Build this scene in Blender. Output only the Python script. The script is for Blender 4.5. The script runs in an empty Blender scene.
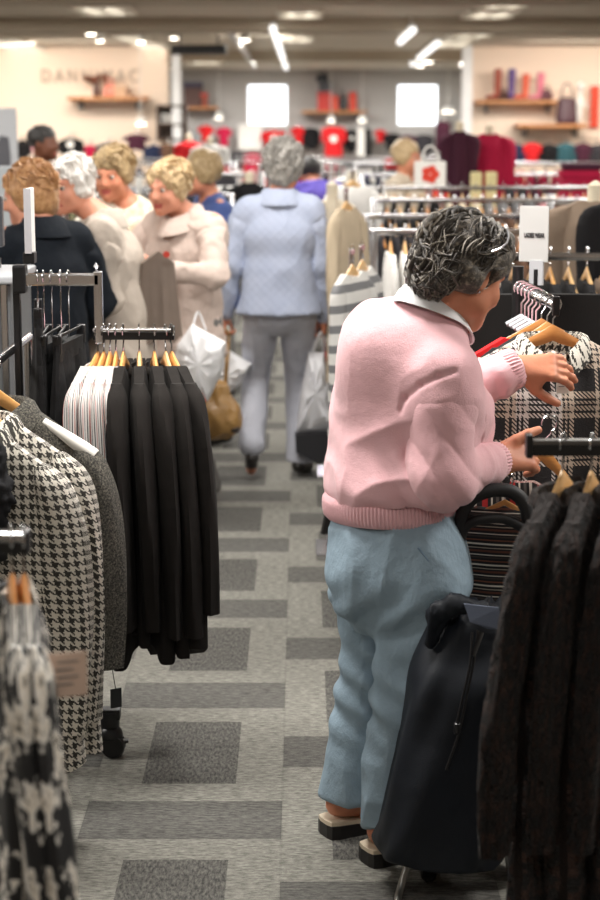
import bpy, bmesh, math, random
import numpy as np
from mathutils import Vector, Matrix, noise as mnoise
random.seed(7)
PI = math.pi
sc = bpy.context.scene
COL = sc.collection

# ------------------------------------------------------------ camera, world, light, exposure
FPX, CAMH, VH = 1785.0, 1.72, 126.0
PITCH = math.atan((450 - VH) / FPX)
cam_d = bpy.data.cameras.new('camera'); cam = bpy.data.objects.new('camera', cam_d); COL.objects.link(cam)
cam.location = (0, 0, CAMH); cam.rotation_euler = (PI / 2 - PITCH, 0, 0)
cam_d.sensor_fit = 'VERTICAL'; cam_d.sensor_height = 36.0; cam_d.lens = 36.0 * FPX / 900.0
cam_d.clip_end = 120; cam_d.dof.use_dof = True; cam_d.dof.focus_distance = 4.45; cam_d.dof.aperture_fstop = 3.5
sc.camera = cam
w = bpy.data.worlds.new('world'); sc.world = w; w.use_nodes = True
w.node_tree.nodes['Background'].inputs[0].default_value = (1.0, .96, .9, 1); w.node_tree.nodes['Background'].inputs[1].default_value = .12
sc.view_settings.view_transform = 'Standard'; sc.view_settings.look = 'None'
sc.view_settings.exposure = 0.3; sc.view_settings.gamma = 1.0; sc.view_settings.use_curve_mapping = False

def area(name, loc, sx, sy, power, color=(1, .965, .915), rot=(0, 0, 0)):
    l = bpy.data.lights.new(name, 'AREA'); l.shape = 'RECTANGLE'; l.size = sx; l.size_y = sy
    l.energy = power; l.color = color
    o = bpy.data.objects.new(name, l); COL.objects.link(o); o.location = loc; o.rotation_euler = rot
    return o
CEIL = 3.0
for yy, pw in ((1.2, 26), (4.4, 142), (7.6, 85), (11, 95), (15, 130), (20, 165), (26, 185), (33, 260), (38.5, 260)):
    for xx in (-3.4, -.3, 2.9):
        area('ceiling_light_source', (xx, yy, CEIL - .06), 1.3, .6, pw * .62)
for xx, tilt in ((-5.5, 1), (-3.6, 1), (4.2, 1), (6.2, 1)):
    area('wall_wash_source', (xx, 27.6, CEIL - .1), 1.4, .3, 42, (1, .9, .8), (math.radians(38), 0, 0))

def ray(u, v):
    up = (450 - v) / FPX; r = (u - 300) / FPX
    return Vector((r, math.cos(PITCH) + up * math.sin(PITCH), -math.sin(PITCH) + up * math.cos(PITCH)))
def P(u, v, Y):
    d = ray(u, v); return Vector((0, 0, CAMH)) + d * (Y / d.y)
def PZ(u, v, z):
    d = ray(u, v); return Vector((0, 0, CAMH)) + d * ((z - CAMH) / d.z)

# ------------------------------------------------------------ materials
def s2l(c):
    return tuple((x / 255 / 12.92 if x / 255 <= .04045 else ((x / 255 + .055) / 1.055) ** 2.4) for x in c)
class N:
    def __init__(s, name):
        s.m = bpy.data.materials.new(name); s.m.use_nodes = True; s.t = s.m.node_tree
        s.b = s.t.nodes['Principled BSDF']
    def n(s, typ, **k):
        o = s.t.nodes.new(typ)
        for a, v in k.items(): setattr(o, a, v)
        return o
    def l(s, a, b): s.t.links.new(a, b)
    def val(s, sock, v):
        if hasattr(v, 'node'): s.l(v, sock)
        else: sock.default_value = v
    def math(s, op, a, b=0.0, c=None):
        o = s.n('ShaderNodeMath', operation=op); s.val(o.inputs[0], a); s.val(o.inputs[1], b)
        if c is not None: s.val(o.inputs[2], c)
        return o.outputs[0]
    def mix(s, f, a, b, typ='MIX'):
        o = s.n('ShaderNodeMix', data_type='RGBA', blend_type=typ); s.val(o.inputs[0], f)
        for i, v in ((6, a), (7, b)):
            if hasattr(v, 'node'): s.l(v, o.inputs[i])
            else: o.inputs[i].default_value = (*v[:3], 1)
        return o.outputs[2]
    def noise(s, vec, scale, detail=3, rough=.5, stretch=None):
        if stretch:
            mp = s.n('ShaderNodeMapping'); s.l(vec, mp.inputs[0]); mp.inputs['Scale'].default_value = stretch; vec = mp.outputs[0]
        o = s.n('ShaderNodeTexNoise'); s.l(vec, o.inputs['Vector']); o.inputs['Scale'].default_value = scale
        o.inputs['Detail'].default_value = detail; o.inputs['Roughness'].default_value = rough
        return o.outputs['Fac']
    def ramp(s, f, stops, interp='LINEAR'):
        o = s.n('ShaderNodeValToRGB'); s.l(f, o.inputs[0]); r = o.color_ramp; r.interpolation = interp
        while len(r.elements) < len(stops): r.elements.new(.5)
        for e, (p, c) in zip(r.elements, stops): e.position = p; e.color = (*c[:3], 1)
        return o.outputs[0]
    def bump(s, h, strength, dist=.01, prev=None):
        o = s.n('ShaderNodeBump'); s.l(h, o.inputs['Height']); o.inputs['Strength'].default_value = strength; o.inputs['Distance'].default_value = dist
        if prev is not None: s.l(prev, o.inputs['Normal'])
        s.l(o.outputs[0], s.b.inputs['Normal']); return o.outputs[0]
    def obj(s): return s.n('ShaderNodeTexCoord').outputs['Object']
    def uv(s): return s.n('ShaderNodeTexCoord').outputs['UV']
    def sep(s, v):
        o = s.n('ShaderNodeSeparateXYZ'); s.l(v, o.inputs[0]); return o.outputs
    def base(s, c):
        if hasattr(c, 'node'): s.l(c, s.b.inputs['Base Color'])
        else: s.b.inputs['Base Color'].default_value = (*c[:3], 1)
_mc = {}
def fab(name, rgb, rough=.9, var=.12, wrinkle=0.0, sheen=.0, weave=.25):
    """plain woven cloth: slight colour variation plus a fine weave and soft creases"""
    if name in _mc: return _mc[name]
    m = N(name); c = s2l(rgb); co = m.obj()
    n1 = m.noise(co, 14, 3)
    m.base(m.mix(n1, tuple(x * (1 - var) for x in c), tuple(min(1, x * (1 + var)) for x in c)))
    m.b.inputs['Roughness'].default_value = rough; m.b.inputs['Specular IOR Level'].default_value = .25
    if sheen: m.b.inputs['Sheen Weight'].default_value = sheen
    nb = m.bump(m.noise(co, 420, 1), weave, .002)
    if wrinkle: m.bump(m.noise(co, 11, 3, .55), wrinkle, .03, nb)
    _mc[name] = m.m; return m.m
def plain(name, rgb, rough=.5, metal=0.0, spec=.5, coat=0.0, var=.06, scale=8):
    if name in _mc: return _mc[name]
    m = N(name); c = s2l(rgb)
    m.base(m.mix(m.noise(m.obj(), scale, 2), tuple(x * (1 - var) for x in c), tuple(min(1, x * (1 + var)) for x in c)))
    m.b.inputs['Roughness'].default_value = rough; m.b.inputs['Metallic'].default_value = metal
    m.b.inputs['Specular IOR Level'].default_value = spec; m.b.inputs['Coat Weight'].default_value = coat
    _mc[name] = m.m; return m.m
def emit(name, rgb, st):
    m = N(name); m.base((0, 0, 0)); m.b.inputs['Emission Color'].default_value = (*rgb, 1); m.b.inputs['Emission Strength'].default_value = st
    return m.m

chrome = plain('chrome', (205, 205, 208), .18, 1.0)
black_pl = plain('black_plastic', (22, 22, 24), .38)
dark_metal = plain('dark_metal', (70, 70, 72), .35, .9)
white_pl = plain('white_plastic', (225, 224, 220), .5)
grey_pl = plain('grey_plastic', (165, 166, 168), .5)
paper = plain('paper', (228, 224, 216), .8)
wood_shelf = plain('shelf_wood', (176, 120, 72), .5)

def wood_mat(name, a, b):
    m = N(name); co = m.obj()
    g = m.noise(co, 30, 4, .6, (1, 6, 6))
    m.base(m.mix(g, s2l(a), s2l(b))); m.b.inputs['Roughness'].default_value = .33; m.b.inputs['Coat Weight'].default_value = .35
    m.b.inputs['Coat Roughness'].default_value = .25
    m.bump(g, .05, .003); return m.m
wood = wood_mat('hanger_beech', (226, 172, 104), (205, 146, 80))
wood_l = wood_mat('hanger_pale_beech', (236, 196, 140), (222, 176, 118))
wood_o = wood_mat('hanger_orange_beech', (224, 158, 92), (196, 128, 66))

def houndstooth_mat():
    m = N('houndstooth_wool'); x, y, z = m.sep(m.uv()); s = 8 / .0215
    X = m.math('FLOOR', m.math('MULTIPLY', x, s)); Y = m.math('FLOOR', m.math('MULTIPLY', y, s))
    wa = m.math('LESS_THAN', m.math('FLOORED_MODULO', X, 8.0), 4.0); we = m.math('LESS_THAN', m.math('FLOORED_MODULO', Y, 8.0), 4.0)
    k = m.math('LESS_THAN', m.math('FLOORED_MODULO', m.math('ADD', X, Y), 4.0), 2.0)
    c = m.math('ADD', m.math('MULTIPLY', wa, k), m.math('MULTIPLY', we, m.math('SUBTRACT', 1.0, k)))
    col = m.mix(c, s2l((228, 222, 210)), s2l((18, 17, 18)))
    fz = m.noise(m.obj(), 260, 2); m.base(m.mix(m.math('MULTIPLY', fz, .35), col, s2l((120, 116, 106))))
    m.b.inputs['Roughness'].default_value = .95; m.bump(fz, .5, .003); return m.m
def plaid_mat():
    m = N('plaid_wool'); x, y, z = m.sep(m.uv())
    def bands(c, per, specs):
        f = m.math('FLOORED_MODULO', m.math('DIVIDE', c, per), 1.0); out = None
        for a, b in specs:
            r = m.math('MULTIPLY', m.math('GREATER_THAN', f, a), m.math('LESS_THAN', f, b))
            out = r if out is None else m.math('MAXIMUM', out, r)
        return out
    wa = bands(x, .115, ((.02, .07), (.12, .17), (.28, .78), (.86, .92)))
    we = bands(y, .125, ((.03, .07), (.13, .18), (.32, .78), (.88, .93)))
    T = 1 / .0027
    X = m.math('FLOOR', m.math('MULTIPLY', x, T)); Y = m.math('FLOOR', m.math('MULTIPLY', y, T))
    k = m.math('LESS_THAN', m.math('FLOORED_MODULO', m.math('ADD', X, Y), 4.0), 2.0)
    c = m.math('ADD', m.math('MULTIPLY', wa, k), m.math('MULTIPLY', we, m.math('SUBTRACT', 1.0, k)))
    fz = m.noise(m.obj(), 160, 3, .7)
    beige = m.mix(bands(x, .23, ((.0, .5),)), s2l((232, 224, 218)), s2l((208, 190, 172)))
    col = m.mix(c, beige, s2l((30, 29, 32)))
    m.base(m.mix(m.math('MULTIPLY', fz, .15), col, s2l((110, 104, 100))))
    m.b.inputs['Roughness'].default_value = .95; m.bump(fz, .6, .004); return m.m
def tweed_mat(name, a, b, sc_=160):
    m = N(name); n1 = m.noise(m.obj(), sc_, 3, .8)
    m.base(m.ramp(n1, [(.38, s2l(a)), (.52, s2l(tuple((p + q) / 2 for p, q in zip(a, b)))), (.66, s2l(b))])); m.b.inputs['Roughness'].default_value = .95
    m.bump(n1, .5, .004); return m.m
def floral_mat():
    m = N('black_white_floral'); co = m.uv()
    w1 = m.noise(co, 14, 5, .6, (1.25, .9, 1)); w2 = m.noise(co, 60, 3, .6)
    f = m.math('ADD', m.math('MULTIPLY', w1, .8), m.math('MULTIPLY', w2, .25))
    m.base(m.ramp(f, [(0, s2l((22, 22, 24))), (.535, s2l((26, 26, 28))), (.55, s2l((236, 232, 224))), (.62, s2l((214, 204, 188))), (.64, s2l((60, 58, 56)))], 'LINEAR'))
    m.b.inputs['Roughness'].default_value = .6; return m.m
def stripe_mat(name, base_c, lines, per, horiz=False, rough=.8):
    """lines: (start fraction, end fraction, colour)"""
    m = N(name); x, y, z = m.sep(m.uv()); c = y if horiz else x
    f = m.math('FLOORED_MODULO', m.math('DIVIDE', c, per), 1.0); col = m.mix(0.0, s2l(base_c), s2l(base_c))
    for a, b, rgb in lines:
        col = m.mix(m.math('MULTIPLY', m.math('GREATER_THAN', f, a), m.math('LESS_THAN', f, b)), col, s2l(rgb))
    m.base(col); m.b.inputs['Roughness'].default_value = rough; m.bump(m.noise(m.obj(), 300, 1), .2, .002); return m.m
def crinkle_mat():
    m = N('crinkled_black_brown'); co = m.uv()
    n1 = m.noise(co, 26, 4, .65, (3.2, 1, 1)); n2 = m.noise(co, 70, 2, .6, (2.2, 1, 1))
    r = m.math('ABSOLUTE', m.math('SUBTRACT', n1, .5))
    m.base(m.mix(m.math('GREATER_THAN', m.noise(co, 40, 3, .6, (3, .8, 1)), .53), s2l((20, 17, 17)), s2l((56, 36, 28))))
    m.b.inputs['Roughness'].default_value = .72; m.b.inputs['Sheen Weight'].default_value = .1
    m.b.inputs['Specular IOR Level'].default_value = .3; b = m.bump(r, 1.0, .07); m.bump(n2, 1.0, .014, b); return m.m
M_hound = houndstooth_mat(); M_plaid = plaid_mat(); M_floral = floral_mat(); M_crinkle = crinkle_mat()
M_tweed = tweed_mat('charcoal_tweed', (34, 33, 32), (120, 116, 104), 210)
M_blouse = stripe_mat('striped_blouse_cotton', (204, 201, 197), ((.06, .2, (50, 50, 56)), (.42, .5, (176, 80, 76)), (.68, .78, (90, 90, 98))), .034)
M_knit = stripe_mat('multistripe_knit', (24, 22, 22), ((.0, .08, (214, 206, 192)), (.2, .26, (120, 70, 48)), (.36, .44, (60, 52, 48)), (.5, .55, (206, 196, 184)), (.66, .76, (92, 50, 36)), (.84, .88, (170, 160, 146))), .052, True)
M_redknit = stripe_mat('red_white_stripe_knit', (26, 24, 25), ((.0, .1, (210, 202, 190)), (.3, .5, (176, 36, 36)), (.62, .68, (214, 206, 192)), (.8, .9, (90, 84, 80))), .07, False)
M_bwstripe = stripe_mat('grey_white_stripe_knit', (214, 212, 208), ((.0, .42, (118, 118, 120)),), .075, True)
M_skin = None

# ------------------------------------------------------------ object helpers
def tag(o, label=None, cat=None, group=None, kind=None):
    if label: o['label'] = label
    if cat: o['category'] = cat
    if group: o['group'] = group
    if kind: o['kind'] = kind
    return o
def empty(name, loc=(0, 0, 0), rz=0, label=None, cat=None, group=None):
    o = bpy.data.objects.new(name, None); o.empty_display_size = .05; COL.objects.link(o)
    o.location = loc; o.rotation_euler = (0, 0, rz); return tag(o, label, cat, group)
def mesh_obj(name, v, f, mat, parent=None, smooth=True, uv=None, loc=None, rz=0, mi=None):
    me = bpy.data.meshes.new(name); me.from_pydata([tuple(p) for p in v], [], [tuple(q) for q in f]); 
    for mm in (mat if isinstance(mat, (list, tuple)) else [mat]): me.materials.append(mm)
    if mi is not None: me.polygons.foreach_set('material_index', mi)
    if uv is not None:
        ul = me.uv_layers.new(name='UVMap'); li = np.empty(len(me.loops), dtype=np.int32); me.loops.foreach_get('vertex_index', li)
        ul.data.foreach_set('uv', np.asarray(uv, dtype=np.float32)[li].ravel())
    if smooth: me.polygons.foreach_set('use_smooth', [True] * len(me.polygons))
    me.update()
    o = bpy.data.objects.new(name, me); COL.objects.link(o)
    if parent is not None: o.parent = parent
    if loc is not None: o.location = loc
    if rz: o.rotation_euler = (0, 0, rz)
    return o
class MB:
    def __init__(s): s.v = []; s.f = []; s.uv = []; s.mi = []; s.cur = 0
    def add(s, v, f, uv=None):
        n = len(s.v); s.v += [Vector(p) for p in v]; s.f += [[i + n for i in q] for q in f]; s.mi += [s.cur] * len(f)
        s.uv += list(uv) if uv is not None else [(0, 0)] * len(v); return s
    def box(s, c, d, rz=0, bev=0.0):
        bm = bmesh.new(); bmesh.ops.create_cube(bm, size=1)
        for q in bm.verts: q.co = Vector((q.co.x * d[0], q.co.y * d[1], q.co.z * d[2]))
        if bev: bmesh.ops.bevel(bm, geom=list(bm.edges), offset=min(bev, min(d) * .45), segments=2, affect='EDGES', profile=.6)
        R = Matrix.Rotation(rz, 3, 'Z') if not isinstance(rz, Matrix) else rz
        bm.verts.index_update(); v = [R @ q.co + Vector(c) for q in bm.verts]; f = [[q.index for q in p.verts] for p in bm.faces]; bm.free()
        return s.add(v, f)
    def tube(s, pts, r, n=10, flat=1.0, ref=None, cap=True):
        pts = [Vector(p) for p in pts]; m = len(pts); rr = r if isinstance(r, (list, tuple)) else [r] * m
        T = [(pts[min(i + 1, m - 1)] - pts[max(i - 1, 0)]).normalized() for i in range(m)]
        ref = Vector(ref) if ref is not None else (Vector((0, 0, 1)) if abs(T[0].z) < .9 else Vector((1, 0, 0)))
        v = []; uv = []; L = 0; A = (ref - T[0] * ref.dot(T[0])).normalized()
        for i in range(m):
            A = (A - T[i] * A.dot(T[i])).normalized(); B = T[i].cross(A)
            if i: L += (pts[i] - pts[i - 1]).length
            for k in range(n):
                a = 2 * PI * k / n; v.append(pts[i] + A * (math.cos(a) * rr[i]) + B * (math.sin(a) * rr[i] * flat)); uv.append((a * rr[i], L))
        f = [[i * n + k, i * n + (k + 1) % n, (i + 1) * n + (k + 1) % n, (i + 1) * n + k] for i in range(m - 1) for k in range(n)]
        if cap: f += [list(range(n))[::-1], list(range((m - 1) * n, m * n))]
        return s.add(v, f, uv)
    def lathe(s, c, prof, n=20, axis='Z'):
        v = []; m = len(prof)
        for r, z in prof:
            for k in range(n):
                a = 2 * PI * k / n; p = Vector((r * math.cos(a), r * math.sin(a), z))
                if axis == 'X': p = Vector((p.z, p.x, p.y))
                if axis == 'Y': p = Vector((p.x, p.z, p.y))
                v.append(Vector(c) + p)
        f = [[i * n + k, i * n + (k + 1) % n, (i + 1) * n + (k + 1) % n, (i + 1) * n + k] for i in range(m - 1) for k in range(n)]
        f += [list(range(n))[::-1], list(range((m - 1) * n, m * n))]
        return s.add(v, f)
    def prism(s, pts, y0, y1):
        """pts outline (x,z), extruded along y"""
        n = len(pts); v = [(x, y0, z) for x, z in pts] + [(x, y1, z) for x, z in pts]
        f = [list(range(n)), list(range(n, 2 * n))[::-1]] + [[k, k + n, (k + 1) % n + n, (k + 1) % n] for k in range(n)]
        return s.add(v, f)
    def build(s, name, mat, parent=None, smooth=True, loc=None, rz=0, fix=True):
        o = mesh_obj(name, s.v, s.f, mat, parent, smooth, s.uv, loc, rz, s.mi)
        if fix:
            bm = bmesh.new(); bm.from_mesh(o.data); bmesh.ops.recalc_face_normals(bm, faces=bm.faces); bm.to_mesh(o.data); bm.free()
        if smooth: o.data.set_sharp_from_angle(angle=math.radians(42))
        return o
def spline(pts, n):
    """Catmull-Rom through pts, n samples"""
    pts = [np.array(p, float) for p in pts]; q = [2 * pts[0] - pts[1]] + pts + [2 * pts[-1] - pts[-2]]; out = []
    for i in range(n):
        t = i / (n - 1) * (len(pts) - 1); k = min(int(t), len(pts) - 2); u = t - k; a, b, c, d = q[k:k + 4]
        out.append(.5 * ((2 * b) + (c - a) * u + (2 * a - 5 * b + 4 * c - d) * u * u + (3 * b - a - 3 * c + d) * u ** 3))
    return out
def clone(o, parent=None, **kw):
    c = o.copy(); COL.objects.link(c)
    if parent is not None: c.parent = parent
    for ch in list(o.children): clone(ch, c)
    return c

# ------------------------------------------------------------ volume modelling for bodies and soft shapes
def vnoise(p, seed=0):
    i = np.floor(p).astype(np.int64); f = p - i; f = f * f * (3 - 2 * f); out = 0
    for dx in (0, 1):
        for dy in (0, 1):
            for dz in (0, 1):
                h = (i[:, 0] + dx) * 374761393 + (i[:, 1] + dy) * 668265263 + (i[:, 2] + dz) * 2147483647 + seed * 144665
                h = (h ^ (h >> 13)) * 1274126177; h = (h ^ (h >> 16)) & 0xffff
                wgt = (f[:, 0] if dx else 1 - f[:, 0]) * (f[:, 1] if dy else 1 - f[:, 1]) * (f[:, 2] if dz else 1 - f[:, 2])
                out = out + wgt * (h / 65535.0)
    return out * 2 - 1
class Vol:
    def __init__(s, h): s.h = h; s.ops = []
    def cone(s, a, b, ra, rb=None, k=.02, sub=False): s.ops.append(('c', np.array(a, float), np.array(b, float), ra, ra if rb is None else rb, k, sub)); return s
    def ell(s, c, r, k=.02, R=None, sub=False): s.ops.append(('e', np.array(c, float), np.array(r, float), R, None, k, sub)); return s
    def slab(s, a, b, ra, rb, xd, k=.03):
        """tapered bar with an oval section: ra=(wide,deep)"""
        s.ops.append(('s', np.array(a, float), np.array(b, float), ra, rb, k, np.array(xd, float))); return s
    def cut(s, p, n): s.ops.append(('p', np.array(p, float), np.array(n, float) / np.linalg.norm(n))); return s
    def bounds(s):
        lo = np.full(3, 1e9); hi = -lo
        for o in s.ops:
            if o[0] == 'p' or (o[0] in 'ce' and o[6]): continue
            if o[0] == 'e': r = max(o[2]); lo = np.minimum(lo, o[1] - r); hi = np.maximum(hi, o[1] + r)
            else:
                r = max(np.max(o[3]), np.max(o[4])); lo = np.minimum(lo, np.minimum(o[1], o[2]) - r); hi = np.maximum(hi, np.maximum(o[1], o[2]) + r)
        return lo - .03, hi + .03
    def mesh(s):
        h = s.h; lo, hi = s.bounds(); n = np.ceil((hi - lo) / h).astype(int) + 1
        ax = [lo[i] + h * np.arange(n[i]) for i in range(3)]
        D = np.full(n, .5, dtype=np.float32)
        for o in s.ops:
            if o[0] == 'p':
                d = ((ax[0] - o[1][0]) * o[2][0])[:, None, None] + ((ax[1] - o[1][1]) * o[2][1])[None, :, None] + ((ax[2] - o[1][2]) * o[2][2])[None, None, :]
                D = np.maximum(D, d.astype(np.float32)); continue
            k = o[5]
            if o[0] == 'e': r = max(o[2]); bl, bh = o[1] - r, o[1] + r
            else: r = max(np.max(o[3]), np.max(o[4])); bl, bh = np.minimum(o[1], o[2]) - r, np.maximum(o[1], o[2]) + r
            m = k + 2.5 * h; sl = []
            for i in range(3):
                a = max(0, int((bl[i] - m - lo[i]) / h)); b = min(n[i], int((bh[i] + m - lo[i]) / h) + 2); sl.append(slice(a, b))
            x = ax[0][sl[0]][:, None, None]; y = ax[1][sl[1]][None, :, None]; z = ax[2][sl[2]][None, None, :]
            if o[0] == 'e':
                p = [x - o[1][0], y - o[1][1], z - o[1][2]]; R = o[3]
                if R is not None: p = [p[0] * R[0][i] + p[1] * R[1][i] + p[2] * R[2][i] for i in range(3)]
                rr = o[2]; k0 = np.sqrt((p[0] / rr[0]) ** 2 + (p[1] / rr[1]) ** 2 + (p[2] / rr[2]) ** 2)
                k1 = np.sqrt((p[0] / rr[0] ** 2) ** 2 + (p[1] / rr[1] ** 2) ** 2 + (p[2] / rr[2] ** 2) ** 2) + 1e-9
                d = k0 * (k0 - 1) / k1
            else:
                a, b = o[1], o[2]; ba = b - a; L2 = ba @ ba + 1e-12
                px, py, pz = x - a[0], y - a[1], z - a[2]; t = np.clip((px * ba[0] + py * ba[1] + pz * ba[2]) / L2, 0, 1)
                qx, qy, qz = px - t * ba[0], py - t * ba[1], pz - t * ba[2]
                if o[0] == 'c': d = np.sqrt(qx * qx + qy * qy + qz * qz) - (o[3] + (o[4] - o[3]) * t)
                else:
                    X = o[6]; ad = ba / math.sqrt(L2); X = X - ad * (X @ ad); X = X / np.linalg.norm(X); W = np.cross(ad, X)
                    rx = o[3][0] + (o[4][0] - o[3][0]) * t; ry = o[3][1] + (o[4][1] - o[3][1]) * t; rm = np.minimum(rx, ry)
                    e = np.sqrt(((qx * X[0] + qy * X[1] + qz * X[2]) / rx) ** 2 + ((qx * W[0] + qy * W[1] + qz * W[2]) / ry) ** 2 + ((qx * ad[0] + qy * ad[1] + qz * ad[2]) / rm) ** 2)
                    d = (e - 1) * rm
            d = d.astype(np.float32); S = D[tuple(sl)]
            sub = o[6] if o[0] in 'ce' else False
            if sub:
                hh = np.maximum(k - np.abs(S + d), 0) / k; D[tuple(sl)] = np.maximum(S, -d) + hh * hh * k * .25
            else:
                hh = np.maximum(k - np.abs(S - d), 0) / k; D[tuple(sl)] = np.minimum(S, d) - hh * hh * k * .25
        # surface nets
        ins = D < 0; c = ins[:-1, :-1, :-1].astype(np.int8)
        cs = [(i, j, k_) for i in (0, 1) for j in (0, 1) for k_ in (0, 1)]
        def cor(A, q): return A[q[0]:A.shape[0] - 1 + q[0], q[1]:A.shape[1] - 1 + q[1], q[2]:A.shape[2] - 1 + q[2]]
        cnt = sum(cor(ins, q).astype(np.int8) for q in cs); act = (cnt > 0) & (cnt < 8)
        I = np.argwhere(act); idx = np.full(act.shape, -1, dtype=np.int64); idx[act] = np.arange(len(I))
        val = {q: D[I[:, 0] + q[0], I[:, 1] + q[1], I[:, 2] + q[2]] for q in cs}
        acc = np.zeros((len(I), 3)); num = np.zeros(len(I))
        for q in cs:
            for a in range(3):
                if q[a] == 0:
                    q2 = list(q); q2[a] = 1; q2 = tuple(q2); v0, v1 = val[q], val[q2]; cr = (v0 < 0) != (v1 < 0)
                    t = np.where(cr, v0 / (v0 - v1 + 1e-12), 0); pt = np.tile(np.array(q, float), (len(I), 1)); pt[:, a] = t
                    acc[cr] += pt[cr]; num[cr] += 1
        V = lo + (I + acc / num[:, None]) * h
        F = []
        for a in range(3):
            b, c2 = (a + 1) % 3, (a + 2) % 3
            A0 = [slice(None)] * 3; A1 = [slice(None)] * 3; A0[a] = slice(0, -1); A1[a] = slice(1, None)
            e0, e1 = ins[tuple(A0)], ins[tuple(A1)]; E = np.argwhere(e0 != e1)
            E = E[(E[:, b] > 0) & (E[:, c2] > 0) & (E[:, b] < n[b] - 1) & (E[:, c2] < n[c2] - 1)]
            flip = e0[E[:, 0], E[:, 1], E[:, 2]]
            q = []
            for db, dc in ((1, 1), (0, 1), (0, 0), (1, 0)):
                G = E.copy(); G[:, b] -= db; G[:, c2] -= dc; q.append(idx[G[:, 0], G[:, 1], G[:, 2]])
            Q = np.stack(q, 1); Q[~flip] = Q[~flip][:, ::-1]; F.append(Q)
        return V, np.concatenate(F)
def vnormals(V, F):
    fn = np.cross(V[F[:, 2]] - V[F[:, 0]], V[F[:, 3]] - V[F[:, 1]]); N_ = np.zeros_like(V)
    for k in range(4): np.add.at(N_, F[:, k], fn)
    return N_ / (np.linalg.norm(N_, axis=1)[:, None] + 1e-12)
def vsmooth(V, F, it=1, lam=.5):
    for _ in range(it):
        S = np.zeros_like(V); c = np.zeros(len(V))
        for a, b in ((0, 1), (1, 2), (2, 3), (3, 0)):
            np.add.at(S, F[:, a], V[F[:, b]]); np.add.at(S, F[:, b], V[F[:, a]]); np.add.at(c, F[:, a], 1); np.add.at(c, F[:, b], 1)
        V = V * (1 - lam) + lam * S / c[:, None]
    return V
def vol_obj(vol, name, mat, parent=None, disp=None, smooth_it=1, matfn=None, uvs=False):
    V, F = vol.mesh(); V = vsmooth(V, F, smooth_it)
    if disp is not None: V = V + vnormals(V, F) * disp(V, vnormals(V, F))[:, None]
    me = bpy.data.meshes.new(name); me.vertices.add(len(V)); me.vertices.foreach_set('co', V.astype(np.float32).ravel())
    me.loops.add(F.size); me.loops.foreach_set('vertex_index', F.astype(np.int32).ravel())
    me.polygons.add(len(F)); me.polygons.foreach_set('loop_start', np.arange(0, F.size, 4, dtype=np.int32))
    me.update(calc_edges=True)
    me.polygons.foreach_set('use_smooth', [True] * len(F))
    for mm in (mat if isinstance(mat, (list, tuple)) else [mat]): me.materials.append(mm)
    if matfn is not None: me.polygons.foreach_set('material_index', matfn(V[F].mean(axis=1)).astype(np.int32))
    if uvs:
        ul = me.uv_layers.new(name='UVMap'); ul.data.foreach_set('uv', V[F.ravel()][:, [0, 2]].astype(np.float32).ravel())
    me.update(); me.validate()
    o = bpy.data.objects.new(name, me); COL.objects.link(o)
    if parent is not None: o.parent = parent
    return o
# ------------------------------------------------------------ the shell of the shop floor
def carpet_mat():
    m = N('carpet_tiles'); x, y, z = m.sep(m.obj())
    cx = m.math('DIVIDE', m.math('ADD', x, .046), .5); col = m.math('FLOOR', cx); xf = m.math('SUBTRACT', cx, col)
    t = m.math('ADD', m.math('DIVIDE', m.math('SUBTRACT', y, 4.26), 1.0), m.math('ADD', m.math('MULTIPLY', m.math('ADD', col, 1.0), .5), .5))
    d = m.math('ABSOLUTE', m.math('SUBTRACT', m.math('FLOORED_MODULO', t, 1.0), .5))
    band = m.math('LESS_THAN', d, .125)
    blk = m.math('MULTIPLY', m.math('GREATER_THAN', d, .25), m.math('LESS_THAN', m.math('ABSOLUTE', m.math('SUBTRACT', xf, .5)), .25))
    co = m.obj(); nh = m.ramp(m.noise(co, 60, 4, .8, (.55, 2.0, 1)), [(.38, (0, 0, 0)), (.64, (1, 1, 1))]); nv = m.ramp(m.noise(co, 60, 4, .8, (2.2, .7, 1)), [(.38, (0, 0, 0)), (.64, (1, 1, 1))]); big = m.noise(co, 1.3, 2)
    light = m.mix(nh, s2l((98, 97, 91)), s2l((160, 158, 149)))
    bandc = m.mix(nh, s2l((66, 65, 62)), s2l((118, 116, 111)))
    blkc = m.mix(nv, s2l((52, 51, 50)), s2l((120, 118, 112)))
    c = m.mix(blk, m.mix(band, light, bandc), blkc)
    # tile seams
    e1 = m.math('LESS_THAN', m.math('ABSOLUTE', m.math('SUBTRACT', xf, .5)), .493)
    c = m.mix(m.math('MULTIPLY', m.math('SUBTRACT', 1.0, e1), .15), c, s2l((60, 58, 54)))
    m.base(m.mix(m.math('MULTIPLY', big, .18), c, s2l((110, 106, 98)), 'MULTIPLY'))
    m.b.inputs['Roughness'].default_value = .97; m.bump(m.noise(co, 240, 2, .8), .6, .006); return m.m
def struct(name, mb, mat, smooth=False):
    o = mb.build(name, mat, None, smooth); o['kind'] = 'structure'; return o
XL, XR, YB, YF, YN = -9.0, 9.0, 42.0, -3.0, 30.0
cream = plain('cream_wall_paint', (242, 224, 206), .85, scale=.6, var=.04)
greyw = plain('grey_wall_paint', (182, 180, 178), .85, scale=.6, var=.04)
def ceil_mat():
    m = N('ceiling_tiles'); x, y, z = m.sep(m.obj()); g = None
    for c in (x, y):
        f = m.math('FLOORED_MODULO', m.math('DIVIDE', c, .6), 1.0); r = m.math('LESS_THAN', f, .03); g = r if g is None else m.math('MAXIMUM', g, r)
    n1 = m.noise(m.obj(), 40, 3, .8)
    m.base(m.mix(g, m.mix(n1, s2l((186, 176, 160)), s2l((212, 202, 186))), s2l((196, 190, 180)))); m.b.inputs['Roughness'].default_value = .95; return m.m
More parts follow.
